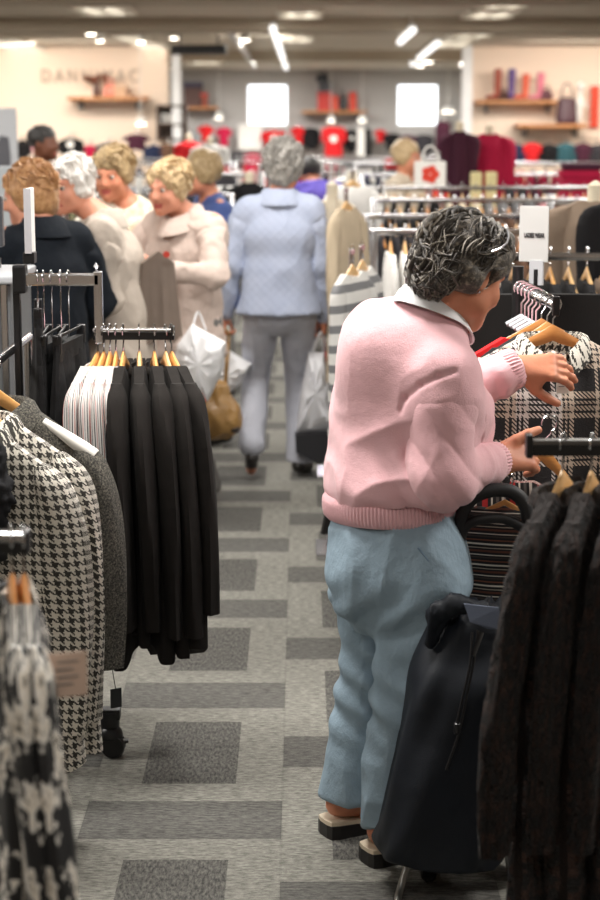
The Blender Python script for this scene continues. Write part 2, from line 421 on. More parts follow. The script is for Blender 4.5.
cm = ceil_mat()
struct('floor', MB().box(((XL + XR) / 2, (YB + YF) / 2, -.05), (XR - XL, YB - YF, .1)), carpet_mat())
struct('ceiling', MB().box(((XL + XR) / 2, (YB + YF) / 2, CEIL + .05), (XR - XL, YB - YF, .1)), cm)
struct('wall_left', MB().box((XL - .05, (YB + YF) / 2, 1.5), (.1, YB - YF, 3)), cream)
struct('wall_right', MB().box((XR + .05, (YB + YF) / 2, 1.5), (.1, YB - YF, 3)), cream)
struct('wall_front', MB().box(((XL + XR) / 2, YF - .05, 1.5), (XR - XL, .1, 3)), cream)
# back wall with two window openings
W1 = [P(247, 84, YB), P(288, 126, YB)]; W2 = [P(397, 86, YB), P(438, 126, YB)]
bw = MB(); xs = [XL, W1[0].x, W1[1].x, W2[0].x, W2[1].x, XR]; zt, zb = W1[0].z, W1[1].z
for a, b, op in ((0, 1, 0), (1, 2, 1), (2, 3, 0), (3, 4, 1), (4, 5, 0)):
    x0, x1 = xs[a], xs[b]
    if not op: bw.box(((x0 + x1) / 2, YB + .1, 1.5), (x1 - x0, .2, 3))
    else:
        bw.box(((x0 + x1) / 2, YB + .1, zb / 2), (x1 - x0, .2, zb)); bw.box(((x0 + x1) / 2, YB + .1, (zt + 3) / 2), (x1 - x0, .2, 3 - zt))
struct('wall_back', bw, greyw)
sky_m = emit('daylight_sky', (.92, .96, 1.0), 2.6)
for i, (a, b) in enumerate((W1, W2)):
    fr = MB(); cx, cz, ww, hh = (a.x + b.x) / 2, (zt + zb) / 2, b.x - a.x, zt - zb
    for dx in (-ww / 2, ww / 2): fr.box((cx + dx, YB + .06, cz), (.06, .1, hh + .06))
    for dz in (-hh / 2, hh / 2): fr.box((cx, YB + .06, cz + dz), (ww + .06, .1, .06))
    o = struct('window_%d' % (i + 1), fr, white_pl)
    g = MB().box((cx, YB + .12, cz), (ww - .04, .01, hh - .04)).build('pane', sky_m, o, False); g['label'] = 'bright daylit frosted pane'
# nearer cream wall blocks left and right of the back bay
xl = P(168, 100, YN).x; xr = P(470, 100, YN).x
struct('wall_display_left', MB().box(((XL + xl) / 2, YN + .15, 1.5), (xl - XL, .3, 3)), cream)
struct('wall_display_right', MB().box(((XR + xr) / 2, YN + .15, 1.5), (XR - xr, .3, 3)), cream)
pw = plain('white_column_paint', (232, 234, 236), .6)
for i, (u, wd, Y) in enumerate(((177, .14, 29.6), (466.5, .16, 29.6))):
    c = P(u, 100, Y); struct('trim_%d' % (i + 1), MB().box((c.x, c.y, 1.5), (wd, .2, 3), bev=.01), pw)
# dropped beams across the ceiling
for i, (Y, d) in enumerate(((22.3, .16), (31.5, .18), (17.6, .12))):
    struct('trim_%d' % (i + 3), MB().box((0, Y, CEIL - d / 2), (XR - XL, .9 if i != 1 else .5, d)), plain('beam_paint', (176, 164, 146), .9, scale=2))
# raised skirting along the display walls
struct('baseboard_left', MB().box(((XL + xl) / 2, YN - .02, .06), (xl - XL, .04, .12)), white_pl)
struct('baseboard_right', MB().box(((XR + xr) / 2, YN - .02, .06), (XR - xr, .04, .12)), white_pl)

# recessed louvred light fittings (body, louvre, tube)
tube_m = emit('fluorescent_tube', (1, .95, .86), 7); louv_m = plain('louvre_white', (222, 216, 204), .4)
def louvre(u, v, Wd, Ln, label):
    c = PZ(u, v, CEIL - .01); e = empty('ceiling_light', (c.x, c.y, CEIL), 0, label, 'light fitting', 'louvred ceiling lights')
    f = MB()
    for sx in (-1, 1): f.box((sx * Wd / 2, 0, -.02), (.03, Ln, .04))
    for sy in (-1, 1): f.box((0, sy * Ln / 2, -.02), (Wd, .03, .04))
    f.build('frame', louv_m, e, False)
    l = MB(); k = int(Ln / .16)
    for i in range(1, k): l.box((0, -Ln / 2 + Ln * i / k, -.025), (Wd, .012, .045))
    l.build('louvre', louv_m, e, False)
    for dx in (-Wd / 5, Wd / 5): MB().tube([(dx, -Ln / 2 + .05, -.008), (dx, Ln / 2 - .05, -.008)], .018, 8).build('tube', tube_m, e)
for u, v, Wd, Ln, lb in ((116, 27, .55, 2.2, 'long louvred ceiling light above and right of the wall lettering'), (133, 37, .5, 1.6, 'louvred ceiling light just behind the long one at left'),
                         (153, 46, .5, 2.0, 'farthest louvred ceiling light over the left display wall'), (20, 46, .7, 2.0, 'louvred ceiling light in the far left corner'), (8, 40, .6, 1.4, 'louvred ceiling light at the left edge of the picture'),
                         (104, 9, .6, 1.4, 'louvred ceiling light near the top edge, left side'), (205, 61, .7, 2.2, 'dim louvred light beside the left white column'),
                         (475, 32, .6, 2.2, 'bright louvred ceiling light on the right side'), (452, 42, .6, 2.2, 'louvred ceiling light just behind the bright one on the right'),
                         (490, 13, .55, 1.2, 'louvred ceiling light near the top edge, right side'), (585, 53, .8, 2.2, 'louvred ceiling light over the right display wall'),
                         (300, 13, .5, 1.2, 'louvred ceiling light near the top edge, centre'), (505, 3, .5, 1.0, 'louvred ceiling light cut by the top edge at right'), (296, 38, .5, 1.6, 'louvred ceiling light beside the hanging light strips')):
    louvre(u, v, Wd, Ln, lb)
strip_m = emit('strip_glow', (1, .97, .93), 1.4)
def strip(u0, v0, u1, v1, z, glow, label):
    a, b = PZ(u0, v0, z), PZ(u1, v1, z); e = empty('strip_light', a, 0, label, 'light fitting')
    d = b - a; t = MB().tube([(0, 0, 0), tuple(d)], .045, 10); t.build('diffuser', glow, e)
    g = MB().tube([(0, 0, .05), tuple(d + Vector((0, 0, .05)))], .03, 8); g.build('housing', white_pl, e)
    for t_ in (.15, .85):
        q = d * t_; MB().tube([tuple(q + Vector((0, 0, .07))), (q.x, q.y, CEIL - z)], .008, 6).build('hanging_rod', white_pl, e)
strip(229, 31, 255, 67, CEIL - .14, plain('dim_strip', (205, 202, 198), .4), 'unlit grey strip light hung left of the bright one')
strip(273, 28, 286, 68, CEIL - .14, strip_m, 'bright hanging strip light in the ceiling centre')
strip(413, 30, 400, 42, CEIL - .2, strip_m, 'short bright strip light right of centre')
strip(438, 43, 412, 64, CEIL - .14, strip_m, 'long strip light pointing at the right window')
# spot lamps
spot_m = emit('spot_glow', (1, .9, .76), 9)
def spot(u, v, z, r, label, Y=None):
    c = PZ(u, v, z) if Y is None else P(u, v, Y); e = empty('spotlight', c, 0, label, 'spotlight')
    r *= .85
    MB().lathe((0, 0, 0), [(r * .9, 0), (r, .01), (r * .7, .1), (.01, .12)]).build('housing', white_pl, e)
    MB().lathe((0, 0, -.012), [(.01, 0), (r * .85, .001), (r * .85, .01), (.01, .011)]).build('bulb', spot_m, e)
    if CEIL - c.z > .1: MB().tube([(0, 0, .1), (0, 0, CEIL - c.z)], .008, 6).build('stem', white_pl, e)
for a in ((91, 34, CEIL - .16, .08, 'leftmost bright ceiling spotlight'), (100, 41, CEIL - .16, .07, 'ceiling spotlight just right of the leftmost one'), (141, 42, CEIL - .16, .07, 'ceiling spotlight above the left display shelf'),
          (174, 38, CEIL - .16, .07, 'ceiling spotlight above the left white column'), (245, 40, CEIL - .14, .09, 'ceiling spotlight between the two hanging strips'), (428, 62, CEIL - .14, .12, 'ceiling spotlight above the right window'), (420, 66, CEIL - .14, .1, 'ceiling spotlight left of the one above the right window'), (465, 66, CEIL - .2, .1, 'ceiling spotlight on the right white column')):
    spot(*a)
for u, v, lb in ((141, 124, 'glowing downlight low on the left display wall'), (219, 118, 'glowing downlight left of the left window'), (331, 121, 'pale round blob made to glow over the red shirt under the centre shelf'), (362, 121, 'pale round blob made to glow over the white and black outfit'), (448, 112, 'large glowing downlight beside the right window')):  # the two blobs over outfits are pale display heads, given a lamp's glow
    Y = 29.4 if u < 150 else 41.0; spot(u, v, 0, .11 if u != 448 else .2, lb, Y)
# air vent box hung under the ceiling
c = P(199, 50, 24.0); e = empty('air_vent', c, 0, 'black rectangular air vent box hung from the ceiling', 'vent')
MB().box((0, 0, 0), (.72, .3, .12), bev=.01).build('casing', black_pl, e, False)
g = MB()
for i in range(9): g.box((-.32 + .08 * i, -.155, 0), (.012, .012, .1))
g.box((0, -.155, 0), (.68, .006, .01)); g.build('grille', dark_metal, e, False)
for sx in (-.25, .25): MB().tube([(sx, 0, .05), (sx, 0, CEIL - c.z)], .008, 6).build('hanging_rod', dark_metal, e)

# lettering on the left display wall
cu = bpy.data.curves.new('lettering', 'FONT'); cu.body = 'DANNIMAC'; cu.size = .3; cu.extrude = .015; cu.space_character = 1.45
to = bpy.data.objects.new('tmp', cu); COL.objects.link(to); bpy.context.view_layer.update()
me = bpy.data.meshes.new_from_object(to); bpy.data.objects.remove(to)
me.transform(Matrix.Rotation(PI / 2, 4, 'X')); vs = [v.co.x for v in me.vertices]; k = (P(137, 75, 29.97).x - P(41, 75, 29.97).x) / (max(vs) - min(vs))
me.transform(Matrix.Diagonal((k, 1, 1, 1))); me.materials.clear(); me.materials.append(plain('letter_paint', (172, 158, 140), .5))
o = bpy.data.objects.new('wall_lettering', me); COL.objects.link(o); q = P(41, 82, 29.97); o.location = (q.x, 29.97, q.z); tag(o, 'faint grey raised letters high on the cream left wall', 'wall lettering')

# wall shelves and what stands on them
def shelf(u0, u1, v, Y, dep, name_l, th=.06):
    a, b = P(u0, v, Y), P(u1, v, Y); e = empty('wall_shelf', ((a.x + b.x) / 2, Y, a.z), 0, name_l, 'shelf')
    MB().box((0, dep / 2, 0), (b.x - a.x, dep, th), bev=.008).build('board', wood_shelf, e, False)
    for s in (-1, 1): MB().box((s * (b.x - a.x) * .36, dep * .62, -th / 2 - .07), (.03, dep * .7, .14)).build('bracket', dark_metal, e, False)
    return a.z + th / 2
S1 = shelf(67, 147, 98.5, 29.4, .58, 'wooden shelf under the raised letters on the left wall')
S2 = shelf(183, 218, 108, 41.3, .68, 'wooden shelf between the left white column and the window')
S3 = shelf(302, 367, 112, 41.3, .68, 'wooden shelf between the two windows')
S4 = shelf(476, 562, 102, 29.5, .48, 'upper wooden shelf on the right wall')
S5 = shelf(518, 588, 126, 29.3, .68, 'lower wooden shelf on the right wall')
def handbag(u, Y, z, wd, h, rgb, label, dp=.14):
    x = P(u, 100, Y).x; e = empty('handbag', (x, Y + .12, z + .004), 0, label, 'handbag'); m = plain('leather_%d_%d_%d' % rgb, rgb, .45)
    vo = Vol(.012).slab((0, 0, .05), (0, 0, h * .8), (wd / 2, dp / 2), (wd * .4, dp * .3), (1, 0, 0)).cut((0, 0, .001), (0, 0, -1)); vol_obj(vo, 'body', m, e)
    MB().tube(spline([(-wd * .28, 0, h * .75), (-wd * .2, 0, h * 1.25), (0, 0, h * 1.4), (wd * .2, 0, h * 1.25), (wd * .28, 0, h * .75)], 14), .012, 6).build('handle', m, e)
def boot(u, Y, z, h, rgb, label, s=1):
    x = P(u, 100, Y).x; e = empty('boot', (x, Y + .14, z + .004), 0, label, 'boot'); m = plain('leather_%d_%d_%d' % rgb, rgb, .4)
    vo = Vol(.01).cone((0, 0, .1), (.01, 0, h - .04), .05, .066, .03).cone((0, 0, .05), (-s * .16, 0, .04), .045, .032, .04).cut((0, 0, .02), (0, 0, -1)).cut((0, 0, h), (0, 0, 1)); vol_obj(vo, 'shaft', m, e)
    MB().box((s * .015, 0, .014), (.07, .07, .026)).build('heel', black_pl, e, False); MB().box((-s * .1, 0, .012), (.18, .08, .016), bev=.006).build('sole', black_pl, e, False)
def giftbox(u, Y, z, wd, h, rgb, label, lid=(200, 60, 50)):
    x = P(u, 100, Y).x; e = empty('display_box', (x, Y + .16, z), 0, label, 'box')
    MB().box((0, 0, h * .4), (wd, .2, h * .8), bev=.006).build('base', plain('card_%d_%d_%d' % rgb, rgb, .6), e, False)
    MB().box((0, 0, h * .9), (wd * 1.06, .215, h * .2), bev=.006).build('lid', plain('card_%d_%d_%d' % lid, lid, .6), e, False)
def flowers(u, Y, z, h, rgb, label, leaf=(70, 60, 40)):
    x = P(u, 100, Y).x; e = empty('flower_vase', (x, Y + .15, z), 0, label, 'vase'); rnd = random.Random(int(u))
    MB().lathe((0, 0, 0), [(.05, 0), (.075, .08), (.05, .18), (.035, .24), (.05, .27)]).build('vase', plain('vase_glaze', (90, 60, 50), .3), e)
    st = MB(); bl = MB()
    for i in range(11):
        a = rnd.random() * 6.28; r = rnd.uniform(.05, .2); t = (r * math.cos(a), r * .5 * math.sin(a), h * rnd.uniform(.7, 1))
        st.tube([(0, 0, .2), (t[0] * .5, t[1] * .5, t[2] * .7), t], .006, 5); bl.lathe((t[0], t[1], t[2] - .03), [(.01, 0), (.045, .03), (.06, .06), (.03, .075), (.01, .08)], 8)
    st.build('stems', plain('stem_green', leaf, .7), e); bl.build('blooms', plain('bloom_%d_%d_%d' % rgb, rgb, .7), e)
flowers(96, 29.45, S1, .34, (120, 66, 44), 'vase of rust brown dried flowers on the left wall shelf'); handbag(110, 29.45, S1, .26, .2, (222, 130, 110), 'coral handbag on the left wall shelf'); giftbox(120, 29.45, S1, .2, .2, (196, 160, 130), 'tan box at the right of the left wall shelf', (208, 178, 150))
giftbox(193, 41.35, S2, .42, .55, (86, 58, 52), 'dark brown picture box on the shelf left of the window', (60, 56, 80)); giftbox(204, 41.35, S2, .16, .3, (150, 70, 50), 'rust box on the shelf left of the window')
giftbox(325, 41.35, S3, .34, .42, (190, 52, 44), 'large red box at the left on the centre shelf', (170, 40, 36)); giftbox(334, 41.35, S3, .2, .34, (206, 80, 60), 'orange red box in the middle of the centre shelf'); giftbox(353, 41.35, S3, .16, .42, (206, 70, 50), 'tall orange red box at the right of the centre shelf', (196, 56, 44))
handbag(343, 41.35, S3, .2, .32, (40, 40, 44), 'black handbag between red boxes on the centre shelf')
c = P(326, 80, 41.6); giftbox(325.5, 41.35, S3 + .425, .3, .2, (62, 64, 70), 'dark grey box stacked on the large red box', (46, 48, 54)); handbag(322, 41.35, S3 + .63, .3, .2, (52, 54, 60), 'slate handbag on top of the stacked boxes')
boot(498, 29.5, S4, .5, (150, 66, 44), 'tall rust leather boot at the left of the upper right shelf'); boot(512, 29.5, S4, .5, (88, 66, 128), 'tall purple boot on the upper right shelf'); boot(526, 29.5, S4, .42, (214, 92, 62), 'orange boot on the upper right shelf'); boot(541, 29.5, S4, .44, (214, 120, 140), 'pink boot on the upper right shelf'); handbag(547, 29.5, S4, .22, .16, (80, 34, 46), 'burgundy handbag at the right of the upper right shelf'); handbag(504, 29.5, S4, .2, .13, (70, 40, 32), 'small dark brown handbag between the boots')
handbag(568, 29.35, S5, .36, .46, (66, 32, 44), 'large dark plum bag on the lower right shelf', .2)
c = P(596, 107, 29.8); tag(MB().box((c.x, 29.95, c.z), (.14, .06, .68), bev=.01).build('wall_banner', plain('banner_red', (214, 70, 42), .6), None, False), 'narrow red banner on the right wall at the picture edge', 'banner')
# white abstract display figure above the plum bag
c = P(577, 98, 29.8); e = empty('display_figure', (c.x, 29.55, S5), 0, 'small white display figure standing on the lower right shelf', 'figure'); vol_obj(Vol(.012).cone((0, 0, .05), (0, 0, .35), .05, .06).cone((0, 0, .35), (.02, 0, .5), .05, .03).ell((.02, 0, .6), (.06, .06, .08)).cone((0, 0, .42), (.12, 0, .28), .03, .02).cut((0, 0, 0), (0, 0, -1)), 'torso', white_pl, e)
# dark open wall cabinet beside the left column
a, b = P(157, 106, 29.4), P(185, 140, 29.4); e = empty('wall_cabinet', ((a.x + b.x) / 2, 29.7, b.z), 0, 'dark wooden open cabinet beside the left white column', 'cabinet'); W_, H_ = b.x - a.x, a.z - b.z; dk = plain('dark_walnut', (74, 54, 42), .5)
f = MB()
for sx in (-1, 1): f.box((sx * W_ / 2, 0, H_ / 2), (.04, .4, H_))
for z in (0, H_ * .45, H_): f.box((0, 0, z), (W_, .4, .04))
f.build('carcass', dk, e, False); MB().box((0, .18, H_ / 2), (W_, .02, H_)).build('back_panel', plain('walnut_back', (120, 104, 92), .6), e, False)
for k in range(5): MB().box((-W_ * .36 + W_ * .18 * k, 0, H_ * .45 + .1), (.045, .2, .16), bev=.005).build('display_bottle', white_pl, e, False)
# white framed wall panel left of the centre
for u0, u1, v0, v1, Y, lb in ((238, 262, 124, 150, 41.6, 'plain white display board low on the back wall'),):
    a, b = P(u0, v0, Y), P(u1, v1, Y); tag(MB().box(((a.x + b.x) / 2, Y, (a.z + b.z) / 2), (b.x - a.x, .06, a.z - b.z), bev=.01).build('display_board', white_pl, None, False), lb, 'board')
# ------------------------------------------------------------ hangers, garments, racks
# local frame of a garment or hanger: origin = centre of the rod, shoulder line along x, rod along y
def sheet_mesh(top, Lh, w, T, nx, nz, fold, seed, neck=0, hemwave=.012, z_split=None):
    """two-sided hanging cloth: top(q) height of the upper edge, w(s) half width, T(s) half thickness"""
    rnd = random.Random(seed); ph = [rnd.uniform(0, 6.28) for _ in range(6)]; v = []; uv = []; n2 = 2 * nx
    for j in range(nz + 1):
        s = j / nz; W_ = w(s); t_ = T(s)
        for i in range(n2):
            a = 2 * PI * i / n2; q = math.cos(a); side = math.sin(a)
            x = q * W_; amp = fold * min(1, s * 1.6) ** 1.2
            fx = amp * (math.sin(q * 7 + ph[0] + s * 1.2) * .6 + math.sin(q * 13 + ph[1] - s * .8) * .45) * (1 if side > 0 else -.8)
            fb = amp * .6 * math.sin(q * 5 + ph[2] + s * 2.0)
            y = (1 if side >= 0 else -1) * (t_ * abs(side) ** .6 + .003) + fx * abs(side) ** .5 + fb
            zt = top(q); zh = -Lh + hemwave * (math.sin(q * 6 + ph[3]) + .5 * math.sin(q * 11 + ph[4])) + .02 * q * rnd.uniform(-.02, .02)
            if neck and abs(q) < .34 and s == 0: zt -= neck * (1 - (q / .34) ** 2) * (1 if side < 0 else .3)
            v.append((x, y, zt * (1 - s) + zh * s)); uv.append((x + (.0 if side < 0 else .37) + y * .3, -(-zt * (1 - s) - zh * s) if False else zt * (1 - s) + zh * s))
    f = [[j * n2 + i, j * n2 + (i + 1) % n2, (j + 1) * n2 + (i + 1) % n2, (j + 1) * n2 + i] for j in range(nz) for i in range(n2)]
    for i in range(1, nx): f.append([i % n2, (i + 1) % n2, (n2 - i - 1) % n2, (n2 - i) % n2]) if i + 1 < n2 - i - 1 else None
    b = nz * n2
    for i in range(0, nx):
        q = [b + i, b + (i + 1) % n2, b + (n2 - i - 1) % n2, b + (n2 - i) % n2]
        q = list(dict.fromkeys(q)); f.append(q[::-1]) if len(q) > 2 else None
    return v, f, uv
def limb_mesh(path, radii, n, m, seed, fold=.006):
    """sleeve: near vertical tube with an oval section and soft folds"""
    rnd = random.Random(seed); ph = [rnd.uniform(0, 6.28) for _ in range(4)]; pts = spline(path, m); rr = spline([(a, b, 0) for a, b in radii], m); v = []; uv = []
    for j in range(m):
        s = j / (m - 1)
        for k in range(n + 1 if False else n):
            a = 2 * PI * k / n; g = 1 + fold / max(rr[j][0], .02) * (math.sin(3 * a + ph[0] + s * 5) + .6 * math.sin(5 * a + ph[1] - s * 9)) * min(1, s * 3)
            v.append((pts[j][0] + rr[j][0] * math.cos(a) * g, pts[j][1] + rr[j][1] * math.sin(a) * g, pts[j][2])); uv.append((a / (2 * PI) * .30, pts[j][2]))
    f = [[j * n + k, j * n + (k + 1) % n, (j + 1) * n + (k + 1) % n, (j + 1) * n + k] for j in range(m - 1) for k in range(n)]
    # close the cap and the cuff
    f += [list(range(n)), list(range((m - 1) * n, m * n))[::-1]]
    return v, f, uv
def hook_pts(R=.02, z0=-.06, side=1):
    p = [(0, 0, z0), (0, 0, z0 * .7), (0, 0, -R - .012)]
    p = [(0, 0, z0), (0, 0, -R - .016), (side * R * .45, 0, -R - .004)]
    for a in range(-60, 205, 22): p.append((side * R * math.cos(math.radians(a)), 0, R * math.sin(math.radians(a)) + .001))
    return p
def hanger(mat, sh=.205, loc=(0, 0, 0), rz=0, label=None, group=None, hook=True, full=True, parent=None, neck=.055, drop=.095):
    e = empty('coat_hanger', loc, rz, label, 'hanger', group)
    m = MB(); n = 18 if full else 6; v = []; pts = []
    for i in range(n + 1):
        q = -1 + 2 * i / n; x = q * sh; z = -.05 - drop * (abs(q) ** .95)
        h = .030 - .012 * abs(q) + .012 * math.exp(-(q / .2) ** 2); t = .0065 + .0035 * abs(q) ** 2; yb = -.006 * abs(q) ** 2
        for a in range(8):
            c, s_ = math.cos(a * PI / 4 + PI / 8), math.sin(a * PI / 4 + PI / 8); v.append((x, yb + t * c * 1.08, z - h / 2 + h / 2 * s_ * 1.08))
    f = [[i * 8 + k, i * 8 + (k + 1) % 8, (i + 1) * 8 + (k + 1) % 8, (i + 1) * 8 + k] for i in range(n) for k in range(8)] + [list(range(8))[::-1], list(range(n * 8, n * 8 + 8))]
    m.add(v, f).build('shoulder_bar', mat, e)
    if hook:
        hp = hook_pts(.02, -neck); MB().tube(hp, .0022 if full else .003, 6).build('hook', chrome, e)
    return e
def coat(mat, name, loc, rz, label, cat, group=None, sh=.2, L=.8, wh=.24, T=.022, fold=.012, sleeves=.58, sr=(.06, .03), collar=None, collar_mat=None, nx=26, nz=30, seed=1, sleeve_out=.03, top=-.030, slope=.1, neck=.065, buttons=0, low=False, sleeve_y=-.01, smat=None, hemwave=.012, parts=True, crinkle=0):
    topf = lambda q: top - slope * abs(q) ** .95 - neck * max(0, 1 - (q / .42) ** 2)
    w = lambda s: sh * (1 - .04 * math.sin(min(1, s / .25) * PI)) * (1 - s) + wh * s if s > .02 else sh
    Tf = lambda s: .012 + T * min(1, s / .18) ** .6
    v, f, uv = sheet_mesh(topf, L, w, Tf, nx, nz, fold, seed, 0, hemwave)
    sl = []
    for s_ in (-1, 1):
        if sleeves:
            x0 = s_ * (sh - .035); zt = top - slope
            pth = [(x0, 0, zt + .018), (x0 + s_ * .022, sleeve_y * .3, zt - .03), (x0 + s_ * (.03 + sleeve_out * .4), sleeve_y, zt - .15), (x0 + s_ * (.03 + sleeve_out), sleeve_y * 2, zt - sleeves * .6), (x0 + s_ * (.02 + sleeve_out), sleeve_y * 2.5, zt - sleeves)]
            sl.append(limb_mesh(pth, [(.02, sr[1] * .5), (.048, sr[1] * .95), sr, (sr[0] * .9, sr[1] * .9), (sr[0] * .8, sr[1] * .8)], 10 if low else (40 if crinkle else 18), 9 if low else (60 if crinkle else 22), seed + 5 + s_, .002 if low else .005))
    if crinkle:
        def crk(v_):
            A = np.array(v_, float); q_ = np.stack([A[:, 0] * 55, A[:, 1] * 55, A[:, 2] * 7], 1); n_ = vnoise(q_, seed) * .6 + vnoise(q_ * 2.1, seed + 1) * .4; r_ = (1 - np.abs(n_)) ** 2 - .5
            c_ = A.copy(); c_[:, 2] = 0; c_[:, 0] -= np.round(c_[:, 0] / max(sh, .01)) * sh * .98; d_ = np.sign(A[:, 1]) ; g_ = crinkle * r_ * np.clip((-A[:, 2] - .1) / .08, 0, 1)
            A[:, 1] += d_ * g_; A[:, 0] += g_ * .7 * np.sign(A[:, 0]); return [tuple(p) for p in A]
        v = crk(v); sl = [(crk(a_), b_, c_) for a_, b_, c_ in sl]
    if low or not parts:
        m = MB().add(v, f, uv)
        for q in sl: m.add(*q)
        o = m.build(name, mat, None, True, loc, rz); return tag(o, label, cat, group)
    e = empty(name, loc, rz, label, cat, group)
    MB().add(v, f, uv).build('body', mat, e)
    for q in sl: MB().add(*q).build('sleeve', smat or mat, e)
    if collar:
        rx, ry, ht, fl = collar; cv = []; cuv = []; n = 34
        prof = [(.002, -.030), (-.004, .0), (-.004, ht * .8), (.002, ht), (fl * .55, ht * .75), (fl, -ht * .1), (fl * 1.1, -ht * .5), (fl * .95, -ht * .5), (fl * .5, ht * .45)]
        for i in range(n):
            a = -PI / 2 + .42 + (2 * PI - .84) * i / (n - 1); q = math.cos(a); side = math.sin(a); fr = max(0, -side)
            zt = top - .022 - slope * (rx / sh) ** .95 - .05 * fr ** 2
            for dr, dz in prof: cv.append(((rx + dr) * q, (ry + dr * (1 if ry > .035 else .5)) * side, zt + dz * (1 - .0 * fr) - (.5 * max(0, dr) * fr))); cuv.append((a * rx, dz + dr * 1.3))
        k = len(prof); cf = [[i * k + j, (i + 1) * k + j, (i + 1) * k + j + 1, i * k + j + 1] for i in range(n - 1) for j in range(k - 1)]
        MB().add(cv, cf, cuv).build('collar', collar_mat or mat, e)
    for b in range(buttons):
        z = top - .12 - b * .1; MB().lathe((0, -Tf(.4) - .014 - fold * .2, z), [(.001, -.003), (.011, -.003), (.012, 0), (.009, .003), (.001, .003)], 14, 'Y').build('button', black_pl, e)
    return e
def swing_tag(parent, loc, sx, sz, mat=None, rz=0, red=False):
    o = MB().box((0, 0, -sz / 2), (sx, .0018, sz), 0).build('price_tag', mat or paper, parent, False, loc, rz)
    t = MB()
    for k in range(4): t.box((-.02 * sx / .06 * (k % 2) * .3, -.0016, -sz * (.2 + .17 * k)), (sx * (.55 - .1 * (k % 2)), .001, sz * .035))
    t.build('print', plain('tag_ink', (120, 118, 116), .8), o, False)
    if red: MB().box((0, -.0018, -sz * .92), (sx, .0016, sz * .16)).build('red_strip', plain('tag_red', (214, 34, 30), .6), o, False)
    return o
def rail(e, a, b, r=.0125, mat=None, name='rail'):
    return MB().tube([a, b], r, 12).build(name, mat or chrome, e)
def floor_rack(x0, x1, Y, z, label, group=None, shelf_top=None):
    """straight garment rail on two posts with feet"""
    e = empty('garment_rack', ((x0 + x1) / 2, Y, 0), 0, label, 'garment rack', group); h = (x1 - x0) / 2
    MB().box((0, 0, z), (2 * h, .028, .028), bev=.004).build('rail', chrome, e)
    for s in (-1, 1):
        MB().box((s * (h - .02), 0, z / 2 + .03), (.03, .03, z - .04), bev=.004).build('post', chrome, e)
        MB().box((s * (h - .02), 0, .035), (.035, .42, .03), bev=.004).build('foot', black_pl, e)
    if shelf_top is not None:
        for s in (-1, 1): MB().box((s * (h - .02), 0, z + shelf_top / 2), (.02, .02, shelf_top)).build('upright', chrome, e)
        MB().box((0, 0, z + shelf_top), (2 * h, .26, .03), bev=.004).build('top_shelf', white_pl, e)
    return e

# --- rows of racks through the shop
C_ = {'black': (22, 21, 23), 'navy': (34, 42, 68), 'charcoal': (52, 50, 54), 'grey': (132, 132, 134), 'white': (226, 224, 220), 'cream': (218, 206, 184), 'beige': (186, 170, 146), 'brown': (98, 72, 56), 'red': (196, 34, 38), 'crimson': (176, 30, 66),
      'plum': (70, 34, 50), 'pink': (226, 168, 172), 'blue': (74, 92, 150), 'purple': (96, 84, 168), 'olive': (106, 104, 78), 'teal': (48, 84, 92), 'taupe': (140, 122, 106)}
def cloth_c(n): return fab('cloth_' + n, C_[n], .9)
_proto = {}
def cheap(kind, mat, loc, rz, label, cat, group, seed):
    """distant garment: one mesh per variety, shared by its copies"""
    key = (kind, mat.name, seed % 3)
    nm = {'top': 'blouse', 'jacket': 'jacket', 'trousers': 'trousers', 'dress': 'dress', 'shirt': 'display_shirt'}[kind]
    if key not in _proto:
        k = dict(low=True, nx=10, nz=9, seed=seed % 3 * 11 + 3)
        if kind == 'top': o = coat(mat, nm, loc, rz, label, cat, group, L=.62, wh=.21, T=.014, fold=.006, sleeves=.45, sr=(.05, .018), **k)
        elif kind == 'jacket': o = coat(mat, nm, loc, rz, label, cat, group, L=.78, wh=.24, T=.02, fold=.008, sleeves=.55, sr=(.058, .024), **k)
        elif kind == 'dress': o = coat(mat, nm, loc, rz, label, cat, group, L=1.0, wh=.26, T=.018, fold=.01, sleeves=.3, sr=(.05, .018), **k)
        elif kind == 'shirt': o = coat(mat, nm, loc, rz, label, cat, group, L=.74, wh=.25, T=.07, fold=.008, sleeves=.3, sr=(.07, .05), slope=.07, sleeve_out=.05, **k)
        else: o = coat(mat, nm, loc, rz, label, cat, group, sh=.18, L=1.0, wh=.16, T=.012, fold=.006, sleeves=0, slope=.01, neck=0, top=-.14, **k)
        _proto[key] = o.data
    else:
        o = bpy.data.objects.new(nm, _proto[key]); COL.objects.link(o); o.location = loc; o.rotation_euler = (0, 0, rz); tag(o, label, cat, group)
    return o
_hp = {}
def cheap_hanger(loc, rz, label, group, mi):
    if mi not in _hp:
        e = hanger([wood, wood_l, wood_o][mi], full=False); d = [c.data for c in e.children]; e2 = [c for c in e.children]
        for c in e2: bpy.data.objects.remove(c)
        bpy.data.objects.remove(e); _hp[mi] = d
    e = empty('coat_hanger', loc, rz, label, 'hanger', group)
    for d, nm in zip(_hp[mi], ('shoulder_bar', 'hook')):
        c = bpy.data.objects.new(nm, d); COL.objects.link(c); c.parent = e
